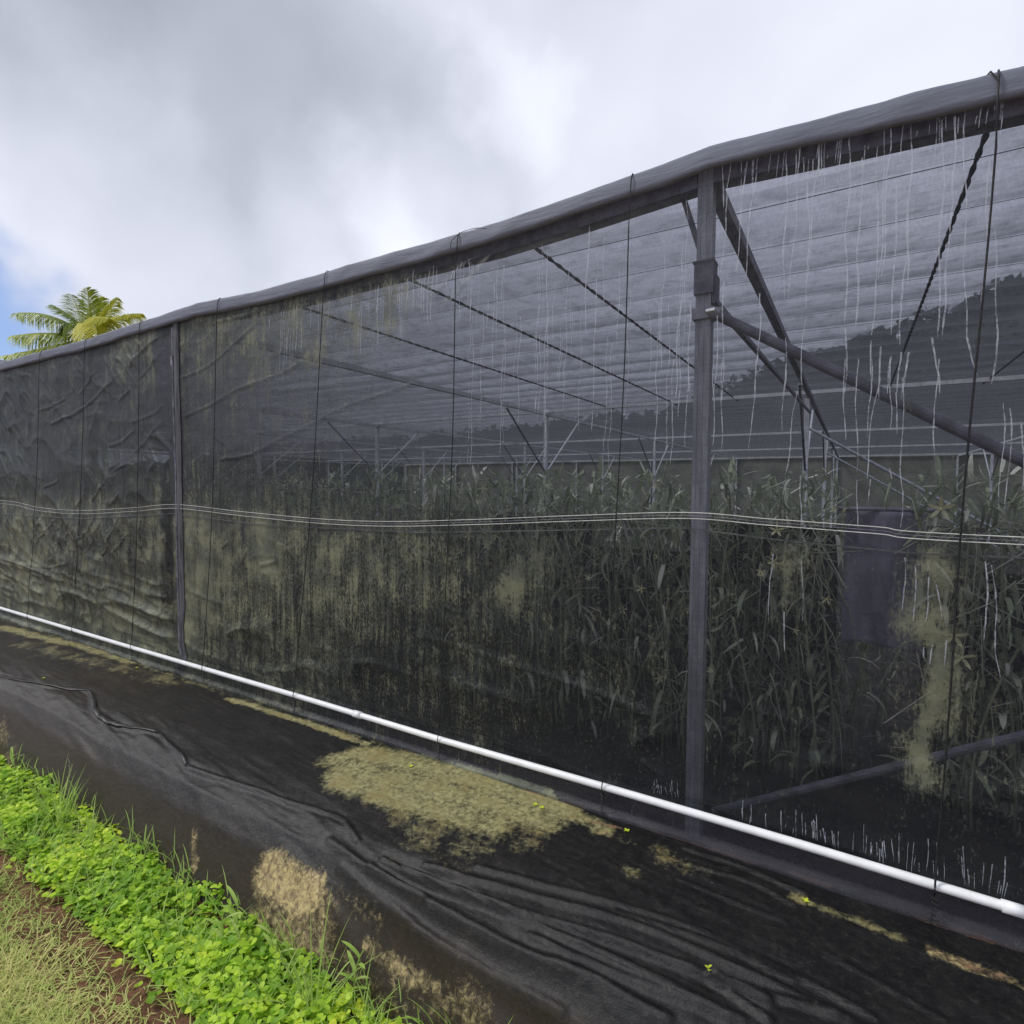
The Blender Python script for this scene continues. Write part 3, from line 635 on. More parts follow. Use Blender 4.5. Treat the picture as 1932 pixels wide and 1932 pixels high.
for k, x in enumerate(PX):
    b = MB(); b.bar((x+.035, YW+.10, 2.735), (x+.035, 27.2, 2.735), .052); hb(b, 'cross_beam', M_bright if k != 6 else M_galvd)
    for r, y in enumerate(ROWS[1:]):
        b = MB(); c_post(b, x, y, 0, 2.71, .06); hb(b, 'inner_post', M_bright)
        for s in (-1, 1):
            if y > 27: continue
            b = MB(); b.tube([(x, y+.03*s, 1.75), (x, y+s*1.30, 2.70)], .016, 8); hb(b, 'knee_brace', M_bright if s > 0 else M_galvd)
        if r < 2 and k in (6, 7):
            b = MB(); b.tube([(x+.04, y-.04, 2.30), (x+3.4, y-.06, .12)], .02, 8); hb(b, 'stay_pipe', M_galv)
for y in ROWS[1:]:
    b = MB(); b.bar((X_L, y, 2.79), (X_R, y, 2.79), .05); hb(b, 'long_beam', M_bright)
# twisted ropes under the roof
for x in (-3.45, -2.40, -1.50, .38, 1.35, 2.3):
    b = MB()
    pts = [(x+.0, YW+.06+i*.06, 2.80-.0*i) for i in range(110)]
    for ph in (0, PI):
        b.tube([(p[0]+.006*math.cos(i*1.5+ph), p[1], p[2]+.006*math.sin(i*1.5+ph)) for i, p in enumerate(pts)], .006, 5)
    hb(b, 'roof_rope', M_rope)

# ---------------------------------------------------------------- pipe, wires and cords on the outside
pl = [onY(px, py, YW-.035) for px, py in [(-40, 1135), (250, 1222), (560, 1313), (823, 1393), (1135, 1483), (1500, 1590), (1932, 1721), (2000, 1742)]]
pl = [Vector((p[0], YW-.035, p[2])) for p in pl]
pl = [pl[0]-Vector((8, 0, .0))]+pl+[pl[-1]+Vector((4, 0, .02))]
pipe = empty('white_pipe', pl[4]); tag(pipe, 'white plastic water pipe tied along the foot of the netting wall', 'pipe')
b = MB(); b.tube(curve(pl, 1), .0165, 16); b.build('pipe_run', M_pvc, pipe, smooth_=True)
for px, py in [(675, 1357), (1912, 1714)]:
    p = onY(px, py, YW-.035); b = MB(); b.tube([(p[0]+e, YW-.035, float(np.interp(p[0]+e, [q.x for q in pl], [q.z for q in pl]))) for e in (-.03, .03)], .0205, 16); b.build('coupling', M_pvc, pipe, smooth_=True)
def pipe_z(x): return float(np.interp(x, [p.x for p in pl], [p.z for p in pl]))

LINE = [(0, 944), (70, 957), (150, 963), (250, 958), (330, 952), (450, 965), (600, 979), (730, 984), (900, 980), (1080, 973), (1290, 967), (1450, 979), (1650, 994), (1932, 1014)]
for off, rr, lab in ((0, .0016, 'upper bright white wire strung across the netting wall'), (10.5, .0016, 'lower bright white wire strung across the netting wall'), (5.5, .0011, 'thin grey wire between the two bright wires')):
    sc_ = [onY(px, py+off*(.55+.8*px/1932), YW-.02) for px, py in LINE]
    sc_ = [sc_[0]-np.array([BAY, 0, -.02])] + sc_ + [sc_[-1]+np.array([2.5, 0, 0])]
    sc_[0][2] = sc_[1][2]
    b = MB(); b.tube([(p[0], min(YW-.012, float(wall_y(p[0], p[2]))-.008), p[2]) for p in curve(sc_, 8)], rr, 6)
    tag(b.build('wire', M_wire if rr > .0012 else M_galvd), lab, 'wire', 'wires across the wall')
CORDS = [((1888, 145), (1760, 1775), 'grey cord over the eave at the far right of the wall, crossing the clean netting', .0034),
 ((1187, 350), (1135, 1480), 'black cord nearest the near post on its left side', .0026), ((858, 455), (825, 1395), 'black cord second to the left of the near post, ending where the moss patch starts', .0026),
 ((607, 530), (552, 1310), 'black cord third to the left of the near post', .0026), ((405, 600), (380, 1262), 'black cord just right of the far post', .0026),
 ((258, 640), (245, 1222), 'black cord just left of the far post', .0026), ((155, 665), (134, 1190), 'black cord in the middle of the left weathered panel', .0024), ((70, 680), (50, 1163), 'leftmost black cord on the left weathered panel', .0024)]
for (a, bt, lab, r) in CORDS:
    A = onY(*a, YW-.06); B = onY(*bt, YW-.06); xa, xb = A[0], B[0]
    pz = pipe_z(xb); zt = float(ze(xa))
    P = [(xa+.02, YW+.30, zt+.0), (xa+.01, YW+.06, zt+.009), (xa, YW-.022, zt+.001), (xa, YW-.034, zt-.02), (xa-.002, YW-.042, zt-.10)]
    for t in np.linspace(0.05, .97, 14):
        x = xa+(xb-xa)*t+.004*math.sin(t*9+xa); z = zt-.115+(pz+.04-zt+.115)*t; P.append((x, min(YW-.045+.02*math.sin(PI*t), float(wall_y(x, z))-.006), z))
    P += [(xb, YW-.057, pz+.01), (xb, YW-.057, pz-.01), (xb, YW-.035, pz-.04), (xb-.003, YW-.045, .02)]
    b = MB(); b.tube(P, r, 6)
    if r > .003: b.tube([(xa-.03, YW+.02, zt+.009), (xa-.02, YW-.024, zt+.003), (xa+.0, YW-.038, zt-.04)], .003, 6)
    # knot below the pipe
    for q in range(5): b.tube([(xb-.008, YW-.05, .11-.018*q), (xb+.008, YW-.056, .104-.018*q)], .0032, 5)
    tag(b.build('tie_cord', M_cord), lab, 'cord', 'tie cords over the netting wall')
# loose wire ends curling over the eave
b = MB(); b.tube([onY(px, py, YW-.05) for px, py in curve([(850, 470), (852, 455), (868, 440), (890, 432), (905, 430), (918, 432)], 5)], .0016, 5)
tag(b.build('loose_wire', M_cord), 'thin loose wire curling over the eave above the middle of the wall', 'wire')

# black tape lying on the mat
def on_mat(pts, n=6, up=.006):
    out = []
    for p in curve([(*q, 0) for q in W2(pts)], n): out.append((p[0], p[1], Gm(p[0], p[1])+up))
    return out
b = MB(); P = on_mat([(-30, 1275), (60, 1292), (120, 1302), (165, 1306), (175, 1325), (180, 1345), (200, 1362), (240, 1375), (300, 1388)]); b.tube(P, [.007]*(len(P)//2)+[.017]*(len(P)-len(P)//2-8)+[.008]*8, 8, flat=.6)
tag(b.build('hose', M_hose, smooth_=True), 'flat black irrigation hose snaking over the mat at the left', 'hose')
b = MB(); P = on_mat([(300, 1388), (325, 1412), (343, 1430), (352, 1446)]); b.tube(P, [.003]*(len(P)-6)+[.008]*6, 8, flat=.6)
tag(b.build('strap', M_hose, smooth_=True), 'short black strap end lying on the mat below the hose', 'strap')

# ---------------------------------------------------------------- orchids and what stands inside
fl_x = np.linspace(X_L+.1, X_R-.1, 60); fl_y = np.linspace(2.47, 27.1, 60); Xf, Yf = np.meshgrid(fl_x, fl_y, indexing='ij')
tag(gridmesh('path', Xf, Yf, .004+.02*np.abs(fbm(Xf, Yf, 131)), M_floor), kind='structure')
def strap_leaf(mb, tints, base, az, length, wd, droop, rise, tint, mat=0):
    n = 5; p = Vector(base); el = rise; L0 = []; R_ = []
    side = Vector((-math.sin(az), math.cos(az), 0)); vs_ = []
    for i in range(n+1):
        t = i/n; ww = wd*(math.sin(PI*min(1, .18+t*.80))**.6)*(1 if i < n else .15)
        fold = Vector((0, 0, .25*ww))
        vs_ += [p+side*ww+fold, p, p-side*ww+fold]
        el -= droop/n; p = p+Vector((math.cos(az)*math.cos(el), math.sin(az)*math.cos(el), math.sin(el)))*(length/n)
    fs = []
    for i in range(n):
        a = 3*i; fs += [(a, a+1, a+4, a+3), (a+1, a+2, a+5, a+4)]
    mb.add(vs_, fs, mat); tints += [tint]*len(vs_)
def orchid_mesh(seed, h):
    rd = random.Random(seed); mb = MB(); tints = []
    for s in range(6):
        x0, y0 = rd.uniform(-.16, .16), rd.uniform(-.10, .12); hh = h*(rd.uniform(.85, 1.02) if s < 3 else rd.uniform(.4, .9)); lean = rd.uniform(-.30, .30); pl_ = rd.uniform(0, PI)
        pts = [(x0+lean*t*t+.02*math.sin(5*t+s), y0+.02*math.cos(4*t+s), hh*t) for t in np.linspace(0, 1, 9)]
        n0 = len(mb.v); mb.tube(pts, .0065, 5); tints += [rd.uniform(.1, .5)]*(len(mb.v)-n0)
        nl = int(hh/.055)
        for i in range(nl):
            t = (i+2)/(nl+2)
            if rd.random() < .30: continue
            x = x0+lean*t*t; tint = rd.uniform(.0, .45) if rd.random() < .80 else rd.uniform(.6, 1)
            strap_leaf(mb, tints, (x, y0, hh*t), rd.uniform(0, 2*PI), rd.uniform(.07, .22), rd.uniform(.006, .016), rd.uniform(-.3, 2.2), rd.uniform(-.9, 1.2), tint)
        for a in range(2):   # aerial roots
            z = hh*rd.uniform(.5, .95); n0 = len(mb.v); dx = rd.uniform(-.15, .15)
            mb.tube([(x0, y0, z), (x0+dx*.5, y0-.05, z-.12), (x0+dx, y0-.06, z-rd.uniform(.2, .5))], .0025, 4); tints += [.75]*(len(mb.v)-n0)
    return mb, tints
def flower_mesh(seed):
    rd = random.Random(seed); mb = MB()
    for k in range(5):
        a = 2*PI*k/5+PI/2+rd.uniform(-.15, .15); ln = .048*(1 if k else 1.15)
        d = Vector((math.cos(a), -.25, math.sin(a))); s = Vector((-math.sin(a), 0, math.cos(a)))
        v = [Vector((0, 0, 0))]
        pts = []
        for t, w_ in ((0, .002), (.3, .006), (.65, .0065), (1, .001)):
            c_ = d*ln*t+Vector((0, -.010*t*t, 0)); pts += [c_+s*w_, c_-s*w_+Vector((0, .0015, 0))]
        mb.add(pts, [(0, 1, 3, 2), (2, 3, 5, 4), (4, 5, 7, 6)])
    mb.tube([(0, 0, 0), (0, -.016, -.004)], [.005, .003], 6)
    return mb
protos = []
def mk_mesh(mb, name, mat, tints=None):
    me = bpy.data.meshes.new(name); me.from_pydata(mb.v, [], mb.f); me.materials.append(mat)
    if tints: at = me.attributes.new('tint', 'FLOAT', 'POINT'); at.data.foreach_set('value', tints)
    me.polygons.foreach_set('use_smooth', [True]*len(me.polygons)); me.update(); return me
ORCH = [mk_mesh(*((lambda r: (r[0], 'foliage', M_orch, r[1]))(orchid_mesh(200+i, h)))) for i, h in enumerate((1.55, 1.60, 1.66, 1.56, 1.50, 1.68))]
FLW = [mk_mesh(flower_mesh(300+i), 'flower', M_flower) for i in range(3)]
def inst(name, me, parent=None, loc=(0, 0, 0), rz=0., sc_=1.):
    o = bpy.data.objects.new(name, me); C.objects.link(o); o.location = loc; o.rotation_euler = (0, 0, rz); o.scale = (sc_,)*3
    if parent: o.parent = parent
    return o
ORD = ['first', 'second', 'third', 'fourth', 'fifth', 'sixth', 'seventh', 'eighth', 'ninth', 'tenth', 'eleventh', 'twelfth', 'thirteenth', 'fourteenth', 'fifteenth', 'sixteenth', 'seventeenth', 'eighteenth', 'nineteenth', 'twentieth', 'twenty-first', 'twenty-second', 'twenty-third', 'twenty-fourth']
FL = [onY(px, py, 3.02) for px, py in [(912, 920), (905, 945), (925, 1000), (935, 1010), (870, 1040), (885, 1010), (918, 1028), (1238, 915), (1435, 1078), (1440, 1085), (1490, 980), (1575, 962), (1590, 965), (1325, 1245), (1340, 1265), (1245, 1280),
      (1465, 1000), (1300, 1150), (1775, 960), (1800, 1200), (1110, 1090), (1175, 1150), (1210, 1110), (1045, 1120), (1460, 1060), (1230, 1180), (1815, 1240), (700, 1000), (840, 1010), (990, 985), (560, 1010), (1240, 1050), (1560, 1130), (1640, 920), (1500, 1190)]]
FL = [list(p) for p in FL]
rowA = []
x = 0.0; cnt = 0; step = .20
cx = [-.10-step*i+rng.uniform(-.04, .04) for i in range(38)]
for i, x in enumerate(cx):
    y = 3.16+rng.uniform(-.05, .07); t_ = empty('orchid_plant', (x, y, 0))
    if x > PXN-.12: where = ['beside the hanging grey cloth', 'second from the hanging grey cloth', 'just right of the near post', 'right behind the near post'][min(3, i)]
    elif x > XP1: n_ = int(round((PXN-x)/step)); where = f"{ORD[max(0, n_-1)]} clump to the left of the near post"
    else: n_ = int(round((XP1-x)/step)); where = f"{ORD[max(0, n_)]} clump to the left of the far post"
    tag(t_, 'dim strap-leaved orchid clump in front row, '+where, 'orchid', 'orchids in the front row')
    inst('foliage', ORCH[rng.randint(6)], t_, (0, 0, 0), rng.uniform(0, 6.28), rng.uniform(.92, 1.01))
    near = [f for f in FL if abs(f[0]-x) < step*.62]
    for f in near:
        FL.remove(f); fo = inst('flower', FLW[int(f[2]*100) % 3], t_, (f[0]-x, 3.02-y, f[2]), 0, rng.uniform(.4, .8)); fo.rotation_euler = (rng.uniform(-.9, .6), rng.uniform(-2, 2), rng.uniform(-1.0, 1.0))
seen_lab = {}
cxr = [.36, .52, .68, .86, 1.04, 1.24, 1.45]
for i, x in enumerate(cxr):
    y = 3.25+rng.uniform(-.05, .07); t_ = empty('orchid_plant', (x, y, 0))
    tag(t_, f"dim strap-leaved orchid clump, {ORD[i]} to the right of the hanging grey cloth", 'orchid', 'orchids right of the grey cloth')
    inst('foliage', ORCH[(i+2) % 6], t_, (0, 0, 0), rng.uniform(-.4, .4), .96)
    for f in [f for f in FL if abs(f[0]-x) < .14]:
        FL.remove(f); inst('flower', FLW[0], t_, (f[0]-x, 3.02-y, f[2]), 0, 1.1)
for i in range(34):
    x = .1-.27*i+rng.uniform(-.05, .05); t_ = empty('orchid_plant', (x, 3.78+rng.uniform(-.06, .06), 0))
    tag(t_, 'orchid clump of the second row whose leaf tips rise just above the black screens', 'orchid', 'orchids in the second row')
    inst('foliage', ORCH[(i+3) % 6], t_, (0, 0, 0), rng.uniform(-.6, .6), 1.0)
# black backing screens the orchids climb on
SCR = [(-7.9, -6.3, 1.12, 'black plant screen behind the left weathered panel'), (-6.25, -4.6, 1.12, 'black plant screen just left of the far post'), (-4.55, -3.3, 1.12, 'black plant screen just right of the far post'), (-3.25, -2.36, 1.12, 'black plant screen in the middle of the wall, below the rear posts'),
       (-2.33, -1.45, 1.30, 'taller black plant screen in the centre with a straight top edge'), (-1.42, -.86, 1.12, 'low black plant screen left of the near post'), (-.84, -.05, 1.30, 'taller black plant screen behind the near post'), (.32, 1.9, 1.12, 'black plant screen right of the hanging grey cloth')]
for xa, xb, h, lab in SCR:
    t_ = empty('plant_screen', ((xa+xb)/2, 3.42, 0)); tag(t_, lab, 'screen', 'black plant screens')
    b = MB(); b.box(((xa+xb)/2, 3.42, h/2+.02), (xb-xa, .03, h-.04)); b.build('panel', M_scr, t_)
    for x in (xa+.015, xb-.015): b = MB(); b.box((x, 3.455, h/2-.02), (.028, .036, h-.06)); b.build('upright', M_galvd, t_)
# a tangle of roots, dead stems and small leaves filling the row
mb = MB(); tn = []
for i in range(7500):
    x = random.uniform(-8.2, 1.6)
    if -.02 < x < .27: continue
    z = 1.60*random.random()**.42; y = random.uniform(3.10, 3.40)
    if random.random() < .25:
        n0 = len(mb.v); mb.tube([(x, y, z), (x+random.uniform(-.12, .12), y-.03, z-random.uniform(0, .15)), (x+random.uniform(-.2, .2), y, max(.01, z-random.uniform(.1, .35)))], .003, 3); tn += [random.uniform(.2, .9)]*(len(mb.v)-n0)
    else: strap_leaf(mb, tn, (x, y, z), random.uniform(0, 2*PI), random.uniform(.05, .17), random.uniform(.004, .015), random.uniform(-1, 2), random.uniform(-1, 1), random.uniform(0, .5) if random.random() < .75 else random.uniform(.8, 1))  # some leaves near white: highlights on the foliage painted into the tint
tag(mb.build('tangled_stems', M_orch, attrs={'tint': tn}), 'tangle of roots, dead stems and small leaves running through the orchid rows', 'undergrowth', kind='stuff')
# hanging grey cloth in the gap
a = onY(1590, 985, 3.3); c_ = onY(1740, 1225, 3.3); a2 = onY(1575, 1222, 3.3)
xx = np.linspace(a[0]+.01, c_[0]-.0, 40); zz = np.linspace(a2[2]+.01, 1.40, 30); Xc, Zc = np.meshgrid(xx, zz, indexing='ij')
Yc = 3.30+.02*np.sin(Xc*26)+.03*fbm(Xc*5, Zc*3, 141)
t_ = empty('hanging_cloth', (xx.mean(), 3.3, 1.0)); tag(t_, 'pale grey cloth hanging in the gap between the orchid rows', 'cloth')
o = gridmesh('sheet', Xc-xx.mean(), Yc-3.3, Zc-1.0+.05*np.sin(Xc*6+1)*(Zc < 1.0)*(1.0-Zc)*2, M_cloth, t_); md = o.modifiers.new('thickness', 'SOLIDIFY'); md.thickness = .004
b = MB(); b.tube([(xx[0]-.05, 3.3, 1.41), (xx[-1]+.05, 3.3, 1.41)], .01, 8); b.build('rail', M_galvd, t_)
# ---------------------------------------------------------------- forest on the hill
def leaves_cloud(centres, radii, per, size, seed, squash=.8):
    r = np.random.RandomState(seed); V = []; T = []
    for (c, rad, tt) in zip(centres, radii, r.rand(len(centres))):
        u = r.normal(size=(per, 3)); u /= np.linalg.norm(u, axis=1)[:, None]; rr = rad*(.55+.5*r.rand(per))
        p = c+u*rr[:, None]*np.array([1, 1, squash])
        a = r.normal(size=(per, 3)); a /= np.linalg.norm(a, axis=1)[:, None]; b_ = np.cross(a, r.normal(size=(per, 3))); b_ /= np.linalg.norm(b_, axis=1)[:, None]
        s = size*(.6+.8*r.rand(per))[:, None]
        V.append(np.stack([p-a*s, p-b_*s*.6, p+a*s, p+b_*s*.6], 1)); T.append(np.repeat(np.clip(tt*.7+.3*r.rand(per), 0, 1), 4))
    V = np.concatenate(V).reshape(-1, 3); T = np.concatenate(T); F = np.arange(len(V)).reshape(-1, 4); return V, F, T
cs_, rs_ = [], []
for i in range(700):
    x = rng.uniform(-150, 70); y = rng.uniform(50, 125); z = float(HZ(x, y)); r_ = rng.uniform(1.6, 3.2); cs_.append(np.array([x, y, z+r_*.6])); rs_.append(r_)
V, F, T = leaves_cloud(cs_, rs_, 170, .60, 5)
me = bpy.data.meshes.new('forest'); me.from_pydata(V.tolist(), [], F.tolist()); me.materials.append(M_forest); at = me.attributes.new('tint', 'FLOAT', 'POINT'); at.data.foreach_set('value', T.astype(np.float32)); me.update()
fo = bpy.data.objects.new('forest', me); C.objects.link(fo); tag(fo, 'dark wooded hillside seen dimly through the netting roof', 'forest', kind='stuff')

# ---------------------------------------------------------------- coconut palm
dist = 30.0
def palm_pt(px, py, toward=0.): 
    v = FW*FPX+RT*(px-HALF)-UP*(py-HALF); return np.array([0, 0, CAMZ])+v/FPX*(dist-toward)
pc = palm_pt(166, 636)
palm = empty('coconut_palm', (pc[0], pc[1], -.4)); tag(palm, 'coconut palm crown rising behind the left end of the eave', 'palm tree')
b = MB(); b.tube([(pc[0]+.5, pc[1], -.5), (pc[0]+.35, pc[1], 2.5), (pc[0]+.1, pc[1], 5.5), (pc[0], pc[1], pc[2]-.15)], [.22, .17, .14, .12], 12); b.build('trunk', M_bark, palm, smooth_=True)
def frond(base, mid, tip, width, seed, tint, droop=.5):
    rd = random.Random(seed); base, mid, tip = map(np.asarray, (base, mid, tip)); n = 44
    q = [(1-t)**2*base+2*(1-t)*t*mid+t*t*tip for t in np.linspace(0, 1, n+1)]
    mb = MB(); tn = []
    mb.tube([tuple(p) for p in q], [.035*(1-i/n)+.006 for i in range(n+1)], 5, mat=1); tn += [.6]*len(mb.v)
    for i in range(4, n+1):
        t = i/n; T_ = q[i]-q[i-1]; T_ /= np.linalg.norm(T_); s = np.cross(T_, [0, 0, 1.]);
        if np.linalg.norm(s) < .3: s = np.cross(T_, F0)
        s /= np.linalg.norm(s); ln = width*(math.sin(PI*min(1, .12+t*.88))**.6)*rd.uniform(.8, 1.1)+.1
        for sg in (-1, 1):
            for rep in (0, .5):
                d = s*sg*.8+T_*rd.uniform(.45, .75)+np.array([0, 0, rd.uniform(-.05, .2)]); d /= np.linalg.norm(d)
                p0 = q[i]-T_*rep*np.linalg.norm(q[i]-q[i-1]); p1 = p0+d*ln*.5+np.array([0, 0, -droop*.22*ln]); p2 = p0+d*ln*.92+np.array([0, 0, -droop*.85*ln])
                wv = np.cross(d, [0, 0, 1.])*.026+np.array([0, 0, .016])
                mb.add([p0-wv*.5, p0+wv*.5, p1+wv, p1-wv, p2], [(0, 1, 2, 3), (3, 2, 4)], 0); tn += [min(1, max(0, tint+rd.uniform(-.15, .15)))]*5
    return mb.build('frond', [M_palm, M_rachis], palm, attrs={'tint': tn})
FR = [((172, 590), (164, 543), 0, 1.0, .45, .35), ((150, 600), (100, 576), .3, 1.0, .25, .55), ((200, 590), (222, 562), -.2, 1.0, .8, .6), ((100, 580), (27, 592), .2, .95, .35, 1.0), ((90, 622), (22, 634), .8, .95, .55, 1.1),
      ((80, 660), (4, 672), 1.0, .9, .6, .9), ((222, 588), (268, 592), .2, .8, .9, .8), ((176, 575), (186, 650), 1.9, 1.1, .95, 1.0), ((185, 590), (205, 600), 1.2, 1.0, .85, .9), ((140, 590), (122, 618), 1.0, .95, .3, .9),
      ((180, 600), (190, 560), -1.0, 1.0, .7, .4), ((150, 590), (135, 556), -1.0, .95, .4, .4), ((230, 630), (262, 650), .6, .8, .5, .9)]
for i, (m, tp_, tw, wd, tint, dr) in enumerate(FR):
    frond(palm_pt(166, 636), palm_pt(m[0], m[1], tw*.8), palm_pt(tp_[0], tp_[1], tw), wd*1.2, 400+i, tint, dr)

# ---------------------------------------------------------------- plants by the bank
def batch(name, V, F, T, mat, label, cat, kind='stuff'):
    me = bpy.data.meshes.new(name); me.from_pydata(V, [], F); me.materials.append(mat); at = me.attributes.new('tint', 'FLOAT', 'POINT'); at.data.foreach_set('value', np.asarray(T, np.float32))
    me.polygons.foreach_set('use_smooth', [True]*len(me.polygons)); me.update(); o = bpy.data.objects.new(name, me); C.objects.link(o); return tag(o, label, cat, kind=kind)
V, F, T = [], [], []
def cover_leaf(p, az, tilt, ln, wd, tint):
    ca, sa = math.cos(az), math.sin(az); n = len(V)
    for t, ww in ((0, .12), (.3, .85), (.62, 1.0), (.88, .62), (1.0, .08)):
        c = p+Vector((ca*math.cos(tilt), sa*math.cos(tilt), math.sin(tilt)))*ln*t + Vector((0, 0, -.25*ln*t*t))
        s = Vector((-sa, ca, 0))*wd*ww; up = Vector((0, 0, .22*wd*ww))
        V.extend([tuple(c+s+up), tuple(c), tuple(c-s+up)])
    for i in range(4):
        a = n+3*i; F.extend([(a, a+1, a+4, a+3), (a+1, a+2, a+5, a+4)])
    T.extend([tint]*15)
def edge_in(x): return 1.085+.03*float(fbm(x*3.1, 0, 151))
def edge_out(x): return 1.40+.04*float(fbm(x*4.3, 3, 152))+.02
cnt = 0
while cnt < 15500:
    u = random.random(); x = .15-5.6*u**1.35; y = random.uniform(1.02, 1.50)
    lo, hi = edge_in(x), edge_out(x)
    if y < lo or y > hi:
        if y > hi or random.random() > .04: continue
    if -.9 < x and y > 1.36 + .1*random.random()-.3*max(0, x+.45): continue
    hgt = (.03+.10*float(vn2(x*5, y*5, 155)))*min(1, max(.25, (y-lo)/.06))*min(1, max(.3, (hi-y)/.05))
    base = Vector((x, y, float(G(x, y))+hgt*random.uniform(.35, 1.15)))
    patch = float(vn2(x*2.6+4, y*4, 156)); tint = min(1, max(0, .15+.62*patch+.35*(x+2)*.18+random.uniform(-.38, .30)))
    az = random.uniform(0, 2*PI); sz = random.uniform(.012, .034)
    for k in range(random.choice((1, 2, 3))):
        cover_leaf(base, az+k*2.1+random.uniform(-.3, .3), random.uniform(-.35, .95), sz*1.15, sz*.46, tint); cnt += 1
batch('ground_cover', V, F, T, M_leaf, 'bright green broad-leaved ground cover along the foot of the bank', 'ground cover')
def blade(V, F, T, p, az, ln, wd, bend, lean0, tint, n=4):
    side = Vector((-math.sin(az), math.cos(az), 0)); el = PI/2-lean0; q = Vector(p); k = len(V)
    for i in range(n+1):
        ww = wd*(1-(i/n)**1.6)+.0002; V.extend([tuple(q+side*ww), tuple(q-side*ww)]); el -= bend/n
        q = q+Vector((math.cos(az)*math.cos(el), math.sin(az)*math.cos(el), math.sin(el)))*(ln/n)
    for i in range(n): a = k+2*i; F.append((a, a+1, a+3, a+2))
    T.extend([tint]*(2*n+2))
V2, F2, T2 = [], [], []
i = 0
while i < 44000:
    x = .5-4.2*random.random()**1.2; y = random.uniform(.35, 1.12)
    den = float(vn2(x*3.2, y*5, 161)); 
    if y > 1.07: continue
    if y > .98 and random.random() > .25: continue
    if den < (.25 if y < .86 else .62) and random.random() > .3: continue
    blade(V2, F2, T2, (x, y, float(G(x, y))-.012), random.uniform(0, 2*PI), random.uniform(.03, .085), random.uniform(.0011, .0026), random.uniform(.0, .9), random.uniform(.5, 1.45), min(1, max(0, float(vn2(x*2, y*3, 162))*.7+random.uniform(-.1, .5))), 3); i += 1
batch('mown_grass', V2, F2, T2, M_dry, 'pale dry mown grass with reddish soil showing through', 'grass')
V3, F3, T3 = [], [], []
for i in range(3200):          # thin grass growing in the ground cover
    x = .1-4.9*random.random()**1.3; y = random.uniform(1.08, 1.44)
    if x > -.8 and y > 1.34: continue
    blade(V3, F3, T3, (x, y, float(G(x, y))), random.uniform(0, 2*PI), random.uniform(.08, .20), random.uniform(.002, .004), random.uniform(.3, 1.4), random.uniform(.1, .8), random.uniform(.2, .8), 5)
batch('grass', V3, F3, T3, M_grass, 'fine grass blades scattered through the green ground cover', 'grass')
TUFT = [((112, 1560), 'tall grass tuft in the ground cover at the left, the fullest one', 46, .20, .6, .045), ((55, 1610), 'low spreading grass tuft left of the tallest one', 40, .13, 1.2, .05), ((172, 1590), 'thin upright grass tuft at the foot of the bank by the brown mat edge', 15, .17, .5, .018),
        ((205, 1640), 'small grass tuft below the thin upright one', 14, .10, .9, .02), ((265, 1745), 'small broad grass sprig over bare soil at the mat foot', 14, .10, 1.0, .02), ((350, 1800), 'short sprawling grass sprig beside the mat foot', 12, .09, 1.1, .02),
        ((590, 1925), 'tall arching grass tuft in front of the yellow soil stain', 34, .23, .8, .035), ((690, 1945), 'rightmost grass sprig at the bottom of the picture', 16, .13, 1.1, .025), ((520, 1905), 'short grass tuft left of the tall arching one', 24, .13, .9, .03)]
for (px, py), lab, n, h, bend, rad in TUFT:
    p = gp(px, py); vv, ff, ttt = [], [], []
    for k in range(n):
        a = random.uniform(0, 2*PI); r_ = rad*random.random(); az = a+random.uniform(-.8, .8)
        bx, by = p[0]+r_*math.cos(a)*1.6, p[1]+r_*math.sin(a)*.7
        blade(vv, ff, ttt, (bx, by, float(G(bx, by))-.01), az, 1.65*h*random.uniform(.55, 1.2), random.uniform(.0026, .0052), random.uniform(.1, bend*1.5), random.uniform(.03, .45), random.uniform(.3, .85), 6)
    tag(batch('grass_tuft', vv, ff, ttt, M_grass, None, None, None), lab, 'grass', 'grass tufts along the bank')
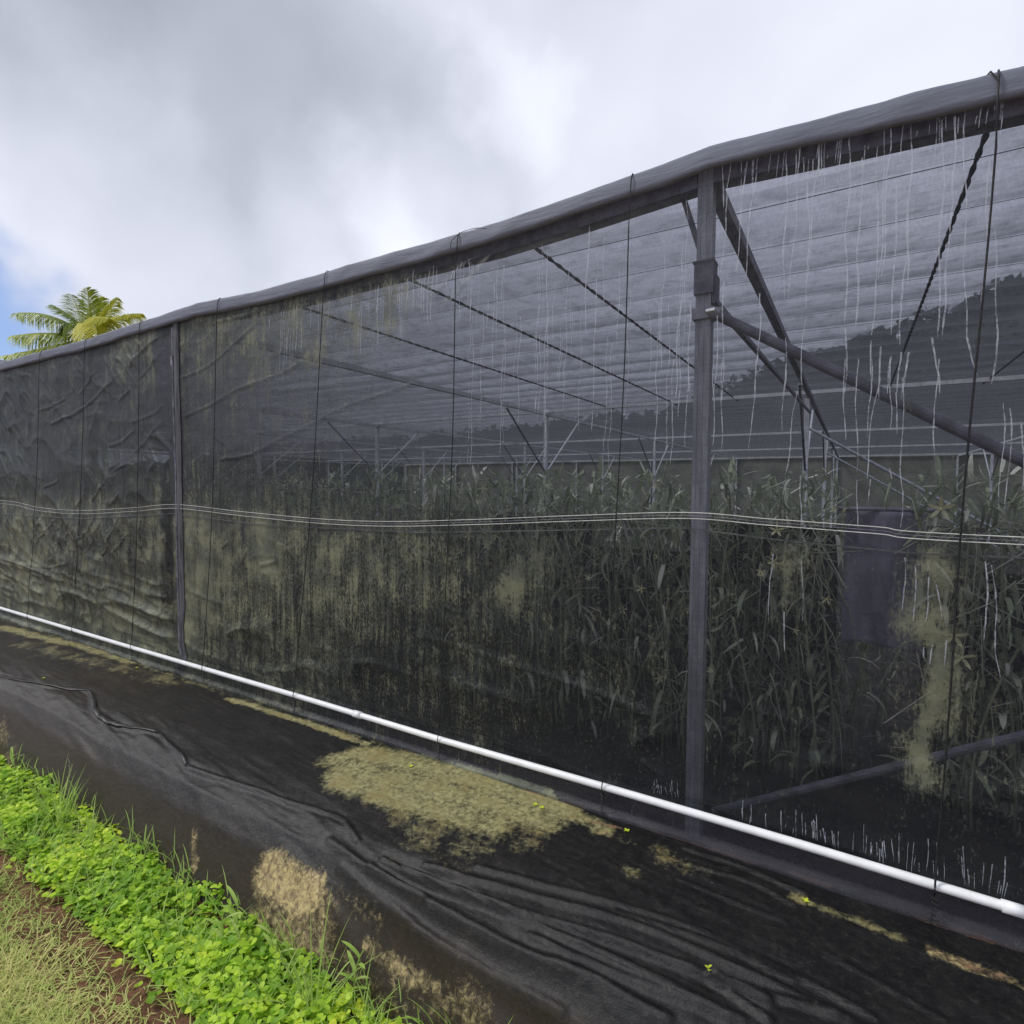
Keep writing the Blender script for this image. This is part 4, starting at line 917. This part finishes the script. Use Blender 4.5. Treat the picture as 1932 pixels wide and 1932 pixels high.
def sprig(px, py, h, lab, n=7, lean=.1):
    p = gp(px, py); mb = MB(); tn = []; h *= 1.7
    pts = [(p[0]+lean*h*t*t, p[1]-.02*t, p[2]-.01+h*t) for t in np.linspace(0, 1, 7)]
    mb.tube(pts, .0018, 5, mat=0); tn += [.4]*len(mb.v)
    for k in range(n):
        t = .25+.7*k/n; q = Vector(pts[int(t*6)]); strap_leaf(mb, tn, q, (k % 2)*PI+random.uniform(-.6, .6), random.uniform(.07, .12), .0075, .7, .9, random.uniform(.4, .9))
    tag(mb.build('weed', M_grass, smooth_=True, attrs={'tint': tn}), lab, 'weed', 'weeds along the bank')
sprig(452, 1800, .17, 'tall stemmed weed with paired narrow leaves before the yellow stain', 8)
sprig(425, 1800, .12, 'shorter stemmed weed left of the tall one with paired leaves', 7)
sprig(522, 1830, .12, 'weed with thin upright leaves right under the yellow stain', 6, -.1)
sprig(28, 1455, .10, 'small pale weed at the mat edge on the far left', 5)
sprig(668, 1880, .14, 'thin weed standing against the dark mat at the bottom', 6, .3)
# seed-head stalk
p = gp(128, 1530); b = MB(); h = .30; P = [(p[0]+.05*t*t, p[1], p[2]+h*t) for t in np.linspace(0, 1, 8)]; b.tube(P, [.0016]*7+[.0008], 5)
for k in range(6):
    q = Vector(P[-1])-Vector((0, 0, .018*k)); b.tube([q, q+Vector((.02*(1 if k % 2 else -1), 0, .02))], .0012, 4)
tag(b.build('grass_stalk', simple('dry_stalk', (.25, .24, .18), (.36, .34, .26), 30)), 'thin grey seed-head stalk above the left grass tuft', 'grass stalk')
# seedlings along the foot of the net and on the mat
SEED = [((82, 1283), 'tiny green seedling on the mat near the black hose'), ((137, 1220), 'seedling at the wall foot below the leftmost cords'), ((258, 1262), 'seedling at the wall foot just left of the far post'), ((775, 1448), 'first seedling in the green line left of the moss patch cord'), ((1010, 1522), 'seedling near the right end of the green algae line'),
        ((1022, 1528), 'last seedling at the right end of the green algae line'), ((1182, 1572), 'tiny seedling beside the red soil left of the near post'), ((1560, 1635), 'tiny two-leaved seedling in the red soil right of the near post'), ((1520, 1703), 'seedling on the tan strip right of the near post'), ((1338, 1843), 'lone yellow-green seedling at the crossing folds of the mat')]
for (px, py), lab in SEED:
    p = gp(px, py); mb = MB(); tn = []
    for k in range(4): strap_leaf(mb, tn, Vector((p[0], p[1], Gm(p[0], p[1])+.002)), k*1.7+px, .016, .005, .6, .7, .8)
    tag(mb.build('seedling', M_leaf, smooth_=True, attrs={'tint': tn}), lab, 'seedling', 'seedlings on the mat')
